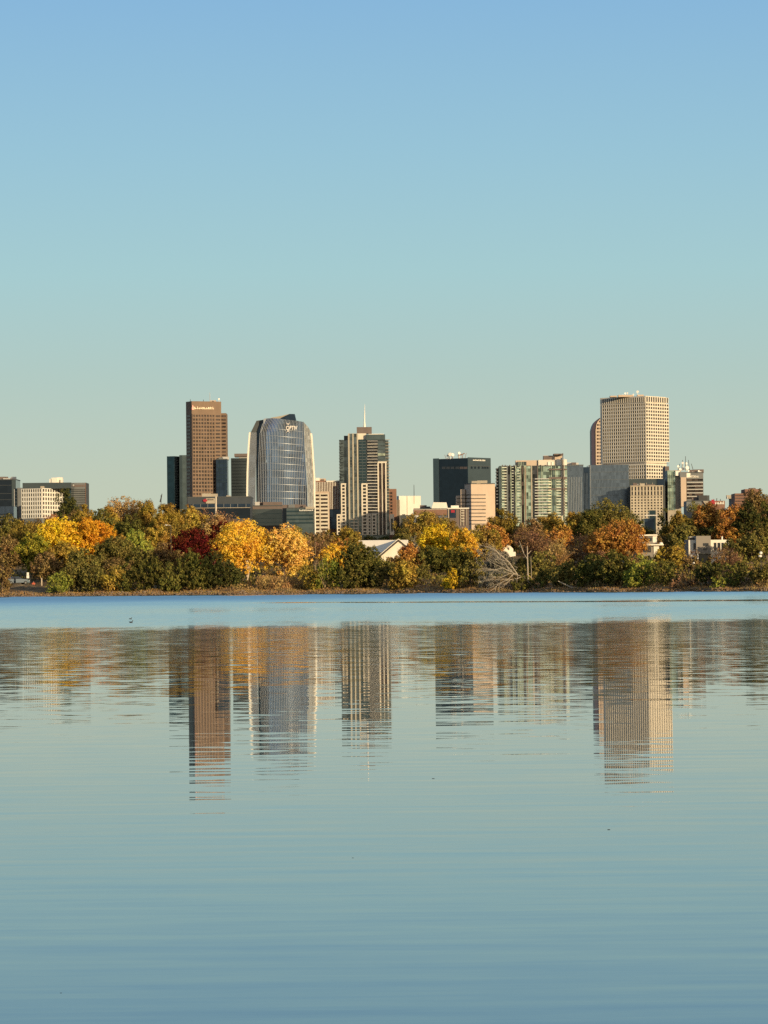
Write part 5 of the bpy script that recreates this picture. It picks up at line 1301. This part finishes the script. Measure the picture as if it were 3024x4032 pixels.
def mound(rg, n_):
    x = rg.uniform(P(1010, 2260, S(1010)+9).x, P(1200, 2260, S(1200)+9).x, n_); y = shore_y(x) + rg.uniform(5, 14, n_)
    return np.stack([x, y, ground_z(x, y) + rg.random(n_)**1.5 * 1.9], 1)
scatter('dry_thicket', 6000, mound, 'tan', 'dry thicket under the gold trees', .34, .3, 1.0)
# far wood hiding the streets beyond the rise
def farwood(rg, n_):
    x = rg.uniform(-260, 260, n_); y = 1250 + rg.uniform(0, 60, n_)
    top = 15.5 + 1.6*np.sin(x*.11) + 1.2*np.sin(x*.29+1) + .8*np.sin(x*.67+2)
    return np.stack([x, y, 6.5 + (top - 6.5) * rg.random(n_)**.6], 1)
scatter('far_woods', 60000, farwood, 'olive', 'far-off wood behind the shore trees', 1.1, .8, .2)

# ------------------------------------------------------------------ rocks along the waterline
def rocks(n_):
    rg = np.random.default_rng(5); mb = MB()
    for _ in range(n_):
        x = rg.uniform(-74, 62); off = rg.uniform(-.5, 2.6); y = float(shore_y(x)) + off; r = rg.uniform(.08, .24)
        b0 = len(mb.v); mb.ball((x, y, float(ground_z(x, y)) + r*.2), r*rg.uniform(.8,1.6), r, r*rg.uniform(.6,1), 6, 4)
        for i in range(b0, len(mb.v)): v = mb.v[i]; mb.v[i] = tuple(np.array(v) + rg.normal(size=3)*r*.12)
    o = mb.build('shoreline_rocks', mat('rock', (0.19, 0.14, 0.10), .9, scale=1.3, var=.5)); o['kind'] = 'stuff'; o['label'] = 'riprap rocks along the far waterline'
rocks(1500)

# ------------------------------------------------------------------ dead wood
def limb(mb, p, d, ln, r, depth, rd, droop):
    steps = 4
    for i in range(steps):
        d = (d + Vector((rd.uniform(-.26,.26), rd.uniform(-.2,.2), rd.uniform(-.26,.26) + droop))).normalized()
        q = p + d * ln / steps; r2 = r * (1 - .17); mb.tube(p, q, r, r2, 5); p, r = q, r2
        if depth > 0 and i >= 1:
            for _ in range(2 if depth > 1 else 1):
                s = Vector((rd.uniform(-.8,.8), rd.uniform(-.7,.7), rd.uniform(-.6,.7)))
                limb(mb, p, (d + s).normalized(), ln * rd.uniform(.35, .6), r * .6, depth - 1, rd, droop)
D = S(2060) + 3.5; base = P(2062, 2272, D); gzb = gz(base.x, D)
root = thing('fallen_tree', 'bleached dead tree fallen toward the water with branches spread left', 'dead tree', (base.x, D, gzb))
mb = MB(); rd = random.Random(11)
bv = Vector((base.x, D, base.z))
mb.tube((base.x + 1.4, D + 1.5, gzb + .6), bv, .20, .17, 7)
for tx, ty, r in ((1916,2150,.14),(1900,2243,.12),(1912,2285,.09),(1960,2200,.12),(1945,2322,.10),(1935,2175,.08),(2030,2328,.08),(1990,2305,.09)):
    q = P(tx, ty, D - rd.uniform(-1.2, 1.0)); st = bv.lerp(Vector((P(2015, 2255, D).x, D, P(2015, 2255, D).z)), rd.uniform(0, .9))
    d = (q - st); ln = d.length; m1 = st + d*.35 + Vector((rd.uniform(-.06,.06)*ln, 0, rd.uniform(.0,.14)*ln)); m2 = st + d*.7 + Vector((rd.uniform(-.06,.06)*ln, 0, rd.uniform(-.02,.16)*ln))
    r *= .62; mb.tube(st, m1, r, r*.85, 6); mb.tube(m1, m2, r*.85, r*.6, 6); mb.tube(m2, q, r*.6, r*.25, 5)
    for c in (m1, m1.lerp(m2, .35), m1.lerp(m2, .7), m2, m2.lerp(q, .35), m2.lerp(q, .7)):
        limb(mb, c, (d.normalized() + Vector((rd.uniform(-.5,.3), rd.uniform(-.4,.4), rd.uniform(-.6,.6)))).normalized(), rd.uniform(1.0, 3.0), r*.5, 2, rd, -.01)
mb.build('branches', BARK_DEAD, root)
def snag(px, y0_, y1_, off, forks, label, r=.13):
    D = S(px) + off; a = P(px, y1_, D); b_ = P(px - 2, y0_, D); g0 = gz(a.x, D)
    root = thing('dead_trunk', label, 'dead tree', (a.x, D, g0)); mb = MB(); mb.tube((a.x, D, g0 - .2), (a.x, D, a.z), r, r*.9, 7); mb.tube((a.x, D, a.z), (b_.x, D, b_.z), r*.9, r*.4, 6)
    for (fx, fy, tx, ty) in forks: p = P(fx, fy, D); q = P(tx, ty, D + .3); mb.tube((p.x, D, p.z), tuple(q), r*.55, r*.2, 5)
    mb.build('trunk', BARK_DEAD, root)
snag(2078, 2150, 2235, 14, ((2075,2185,2092,2168),(2075,2200,2062,2178),(2062,2178,2045,2130)), 'standing bleached dead trunk with short forks above the fallen tree')
snag(2092, 2190, 2240, 16, (), 'thin leafless pale stem right of the standing dead trunk', .05)
D = S(2230) + 2.2; a = P(2197, 2288, D); c = P(2248, 2312, D); e = P(2300, 2318, D)
root = thing('driftwood_log', 'pale drifted log lying on the bank right of the fallen tree', 'log', (c.x, D, gz(c.x, D)))
mb = MB(); mb.tube(tuple(a), tuple(c), .07, .12, 6); mb.tube(tuple(c), (e.x, D + .5, e.z), .12, .10, 6); mb.tube(tuple(c), (c.x + .8, D - .3, c.z - .5), .05, .03, 5); mb.build('log', BARK_DEAD, root)
# pale stems seen inside crowns
def stems(px, base_y, pts, off, label):
    D = S(px) + off; a = P(px, base_y, D); root = thing('bare_stem_shrub', label, 'shrub', (a.x, D, gz(a.x, D))); mb = MB()
    for tx, ty in pts:
        q = P(tx, ty, D - .6); m1 = Vector(a).lerp(Vector(q), .5) + Vector((0, -.3, .3)); mb.tube((a.x, D - .6, gz(a.x, D)), m1, .07, .05, 5); mb.tube(m1, (q.x, D - .8, q.z), .05, .02, 5)
    mb.build('stems', mat('pale_twig', (0.36, 0.27, 0.14), .9), root)
stems(1280, 2325, ((1250,2200),(1268,2190),(1290,2210),(1310,2230),(1245,2240)), 5, 'bare pale stems rising at the water edge left of the round green tree')
stems(1245, 2250, ((1262,2160),(1225,2140),(1240,2130),(1270,2175)), 40, 'pale bare branches between the peach-gold tree and the small gold one')

# ------------------------------------------------------------------ roadside things on the left
def car(px, base_y, D, label):
    p = P(px, base_y, D); g0 = gz(p.x, D); ang = math.radians(24)
    root = thing('parked_car', label, 'car', (p.x, D, g0)); root.rotation_euler = (0, 0, ang)
    paint = mat('blue_car_paint', (0.03, 0.05, 0.075), .3, .2, var=.02); CG = mat('car_glass', (0.015, 0.02, 0.03), .05, 0, var=.02, spec=.8); TY = mat('tyre', (0.02, 0.02, 0.02), .9)
    # side profile, front to +x
    prof = [(-2.25,.32),(-2.28,.78),(-2.1,.98),(-1.55,1.02),(-1.1,1.42),(.15,1.46),(.85,1.02),(1.9,.90),(2.22,.72),(2.28,.34)]
    mb = MB(); k = len(prof); W_ = .88
    mb.v = [(x, -W_ * (.86 if zz > 1.05 else 1), zz) for x, zz in prof] + [(x, W_ * (.86 if zz > 1.05 else 1), zz) for x, zz in prof]
    mb.f = [tuple(range(k)), tuple(reversed(range(k, 2*k)))] + [(i, k+i, k+(i+1)%k, (i+1)%k) for i in range(k)]
    body = mb.build('body', paint, root, origin=(0,0,0))
    for sy_ in (-1, 1):
        mb = MB(); y = sy_*.80
        mb.v = [(-1.4,y*1.10,1.04),(.7,y*1.10,1.04),(.12,y*.965,1.40),(-1.05,y*.965,1.38)]; mb.v += [(a, b*.95, c) for a, b, c in mb.v]; mb.f = [(0,1,2,3),(7,6,5,4),(0,4,5,1),(1,5,6,2),(2,6,7,3),(3,7,4,0)]; mb.build('side_window', CG, root, origin=(0,0,0))
    mb = MB(); mb.v = [(.84,-.70,1.05),(.84,.70,1.05),(.20,.64,1.44),(.20,-.64,1.44)]; mb.v = [(x+.035, y, zz+.02) for x, y, zz in mb.v]; mb.f = [(0,1,2,3)]; mb.build('windscreen', CG, root, origin=(0,0,0))
    for x in (-1.4, 1.42):
        for y in (-.82, .82):
            mb = MB(); mb.tube((x, y-.1, .32), (x, y+.1, .32), .32, .32, 14); w_ = mb.build('wheel', TY, root, origin=(0,0,0))
            mb = MB(); mb.tube((x, y-.11, .32), (x, y+.11, .32), .19, .19, 10); r_ = mb.build('rim', W_GREY, w_, origin=(0,0,0))
    for y in (-.6, .6): mb = MB(); mb.box(2.15, 2.27, y-.18, y+.18, .62, .76); mb.build('headlight', W_METAL, root, origin=(0,0,0))
    mb = MB(); mb.box(2.2, 2.32, -.85, .85, .34, .50); mb.build('bumper', W_DARKMETAL, root, origin=(0,0,0))
car(66, 2298, S(66) + 30, 'dark blue car parked under the trees at the left edge')
D = S(110) + 26; p = P(110, 2296, D); t_ = P(110, 2254, D); g0 = gz(p.x, D)
root = thing('road_sign', 'tall white sign on a thin post beside the parked car', 'sign', (p.x, D, g0))
mb = MB(); mb.tube((p.x, D, g0 - .1), (p.x, D, t_.z), .035, .035, 6); mb.build('post', mat('green_post', (0.04, 0.12, 0.08), .6), root)
mb = MB(); mb.box(p.x-.24, p.x+.24, D-.06, D-.036, P(110, 2277, D).z, P(110, 2265, D).z-.02); mb.build('sign_panel', W_WM, root)
mb = MB(); mb.box(p.x-.20, p.x+.20, D-.06, D-.036, P(110, 2265, D).z+.02, t_.z); mb.build('sign_panel', W_WM, root)
D = S(164) + 26; p = P(164, 2300, D); t_ = P(164, 2277, D); g0 = gz(p.x, D)
root = thing('wooden_post', 'short pale wooden post right of the seated person', 'post', (p.x, D, g0)); mb = MB(); mb.tube((p.x, D, g0-.1), (p.x, D, t_.z), .13, .12, 8); mb.lathe((p.x, D, t_.z), [(.12, 0), (.11, .05), (.02, .08)], 8); mb.build('post_shaft', BARK_PALE, root)

# seated person on the bank
def person(px, y_seat, off):
    D = S(px) + off; p = P(px, y_seat, D); g0 = gz(p.x, D)
    root = thing('person', 'person in an orange-red jacket sitting on the bank beside the white sign', 'person', (p.x, D, g0 - .02))
    V, E, R = [], [], []
    def add(co, r, par=None):
        V.append(co); R.append(r)
        if par is not None: E.append((par, len(V) - 1))
        return len(V) - 1
    pel = add((0, 0, .22), .15); sp_ = add((0, .02, .42), .14, pel); ch = add((0, 0, .60), .16, sp_); nk = add((0, -.03, .74), .055, ch)
    hd = add((0, -.05, .86), .095, nk); add((0, -.06, .95), .085, hd)
    for s in (-1, 1):
        sh = add((s*.17, 0, .66), .07, ch); el = add((s*.27, -.12, .46), .048, sh); wr = add((s*.14, -.34, .42), .030, el); pm = add((s*.10, -.42, .41), .036, wr)
        for j, (dx, ln) in enumerate(((-.03, .07), (-.010, .085), (.012, .08), (.033, .06))):
            f1 = add((s*.10 + dx, -.46 - ln*.4, .40), .010, pm); add((s*.10 + dx, -.46 - ln, .37), .008, f1)
        th1 = add((s*.065, -.43, .43), .011, pm); add((s*.045, -.47, .43), .009, th1)
        hp = add((s*.10, -.06, .17), .10, pel); kn = add((s*.16, -.45, .40), .072, hp); an = add((s*.15, -.55, .06), .042, kn); add((s*.16, -.70, .02), .035, an)
    me = bpy.data.meshes.new('body'); me.from_pydata(V, E, []); o = bpy.data.objects.new('body', me); COL.objects.link(o); o.parent = root
    md = o.modifiers.new('skin', 'SKIN'); me_sk = me.skin_vertices[0].data if me.skin_vertices else None
    for i, sv in enumerate(me.skin_vertices[0].data): sv.radius = (R[i], R[i]); sv.use_root = (i == 0)
    o.modifiers.new('sub', 'SUBSURF').levels = 1; me.materials.append(mat('skin_and_trousers', (0.35, 0.16, 0.10), .7))
    mb = MB(); mb.lathe((0, 0, .16), [(.20, 0), (.19, .2), (.20, .4), (.17, .52), (.08, .60)], 12); mb.v = [(x*1.15, y*.85, zz) for x, y, zz in mb.v]
    for s in (-1, 1): mb.tube((s*.17, 0, .66), (s*.28, -.12, .46), .09, .075, 8); mb.tube((s*.28, -.12, .46), (s*.14, -.33, .42), .075, .05, 8)
    mb.build('jacket', mat('orange_red_cloth', (0.55, 0.13, 0.07), .9), root, origin=(0,0,0))
    mb = MB(); mb.ball((0, -.03, .93), .10, .105, .09, 10, 6); mb.build('hair', mat('brown_hair', (0.10, 0.06, 0.04), .8), root, origin=(0,0,0))
    mb = MB(); mb.box(-.012, .012, -.165, -.14, .86, .89); mb.build('nose', bpy.data.materials['skin_and_trousers'], root, origin=(0,0,0))
person(132, 2303, 25)

# ------------------------------------------------------------------ poles and lamps
def pole(name, px, y0_, y1_, D, r, m_, label, cat, extra=None):
    a = P(px, y1_, D); b_ = P(px, y0_, D); root = thing(name, label, cat, (a.x, D, gz(a.x, D) - .1))
    mb = MB(); mb.tube((a.x, D, gz(a.x, D) - .1), (b_.x, D, b_.z), r, r*.75, 8); mb.build('pole', m_, root)
    if extra: extra(root, b_, D)
    return root
def xarm(root, b_, D):
    mb = MB(); mb.box(b_.x-.9, b_.x+.9, D-.08, D+.02, b_.z-.55, b_.z-.43); mb.build('crossarm', BARK, root)
    mb = MB(); mb.lathe((b_.x-.42, D-.2, b_.z-1.9), [(.05,0),(.2,.04),(.2,.75),(.14,.85),(.03,.9)], 10); mb.build('transformer', W_WM, root)
pole('utility_pole', 2614, 2079, 2150, 650, .15, BARK_PALE, 'wooden utility pole with a pale transformer left of the flat-roofed house roof end', 'utility pole', xarm)
pole('flag_pole', 850, 1955, 2056, 900, .30, mat('cream_pole', (0.58, 0.50, 0.38), .6), 'tall pale pole rising above the trees in front of the arena', 'pole')
def lamp(root, b_, D):
    mb = MB(); mb.tube((b_.x, D, b_.z), (b_.x-.6, D-.3, b_.z+.15), .05, .04, 6); mb.build('arm', W_METAL, root)
    mb = MB(); mb.ball((b_.x-.9, D-.4, b_.z+.12), .30, .15, .09, 10, 5); mb.build('lamp_head', W_WM, root)
pole('street_lamp', 673, 2070, 2140, S(673) + 55, .04, mat('galvanised', (0.16, 0.15, 0.13), .6), 'street lamp with a small white head among the gold-olive trees', 'street lamp', lamp)
pole('street_lamp', 2996, 2180, 2260, S(2996) + 10, .06, W_DARKMETAL, 'street lamp with a bright white globe at the right edge', 'street lamp',
     lambda root, b_, D: ([ (lambda mb: (mb.ball((b_.x, D, b_.z+.1), .26, .22, .24, 10, 6), mb.build('lamp_head', W_WM, root)))(MB()), (lambda mb: (mb.ball((b_.x-.12, D-.05, b_.z-.38), .28, .2, .18, 10, 6), mb.build('lamp_head', W_WM, root)))(MB()) ]))
pole('mast', 634, 1950, 1985, 1300, .18, W_DARKMETAL, 'thin dark mast with a bracket left of the teal glass slab', 'mast',
     lambda root, b_, D: (lambda mb: (mb.tube((b_.x-.3, D, b_.z-2.6), (b_.x+.4, D, b_.z+.6), .35, .12, 6), mb.build('bracket', W_DARKMETAL, root)))(MB()))
pole('garden_light', 2732, 2217, 2250, S(2732) + 24, .04, W_DARKMETAL, 'small round white garden light below the modern white house', 'garden light',
     lambda root, b_, D: (lambda mb: (mb.ball((b_.x, D, b_.z), .17, .17, .17, 10, 6), mb.build('lamp_head', W_WM, root)))(MB()))
pole('lattice_mast', 2858, 2000, 2110, 1000, .75, mat('blue_grey_pole', (0.30, 0.34, 0.38), .6), 'pale blue-grey mast partly hidden by the orange-brown tree on the right', 'mast')

# ------------------------------------------------------------------ on the water
def duck(px, py, s, label):
    d = None
    hy = (CY - py); ray = ROT @ Vector(((px - CX)/F_PX, (CY - py)/F_PX, -1)); t = -EYE.z / ray.z; q = EYE + ray * t
    root = thing('duck', label, 'duck', (q.x, q.y, 0)); mb = MB(); DM = mat('dark_plumage', (0.04, 0.035, 0.03), .8)
    mb.ball((0, 0, .05*s), .17*s, .10*s, .09*s, 12, 7); mb.tube((-.10*s, 0, .06*s), (-.25*s, 0, .12*s), .06*s, .015*s, 8)
    mb.tube((.11*s, 0, .08*s), (.17*s, 0, .22*s), .045*s, .03*s, 8); mb.ball((.19*s, 0, .24*s), .05*s, .035*s, .038*s, 8, 5); mb.build('body', DM, root, origin=(0,0,0), smooth=True)
    mb = MB(); mb.tube((.22*s, 0, .235*s), (.285*s, 0, .225*s), .014*s, .006*s, 6); mb.build('beak', mat('beak', (0.3, 0.2, 0.05), .6), root, origin=(0,0,0))
duck(516, 2452, .5, 'small dark duck on the ruffled water at the left'); duck(514, 2438, .4, 'smaller dark duck just beyond the other one')
def leafy(px, py, s, label):
    ray = ROT @ Vector(((px - CX)/F_PX, (CY - py)/F_PX, -1)); t = -EYE.z / ray.z; q = EYE + ray * t
    mb = MB(); mb.ball((0, 0, .10*s), s, .8*s, .16*s, 10, 5)
    o = mb.build('floating_leaf', mat('wet_leaf', (0.03, 0.025, 0.02), .5)); o.location = (q.x, q.y, 0); tag(o, label, 'leaf')
leafy(2397, 3267, .014, 'dark leaf floating on calm water below the right tower reflection')
leafy(240, 3910, .006, 'tiny dark leaf floating near the bottom left corner')
leafy(1706, 3066, .016, 'small dark leaf floating below the black tower reflection')
leafy(1389, 3378, .008, 'tiny dark leaf floating in the middle of the calm water')
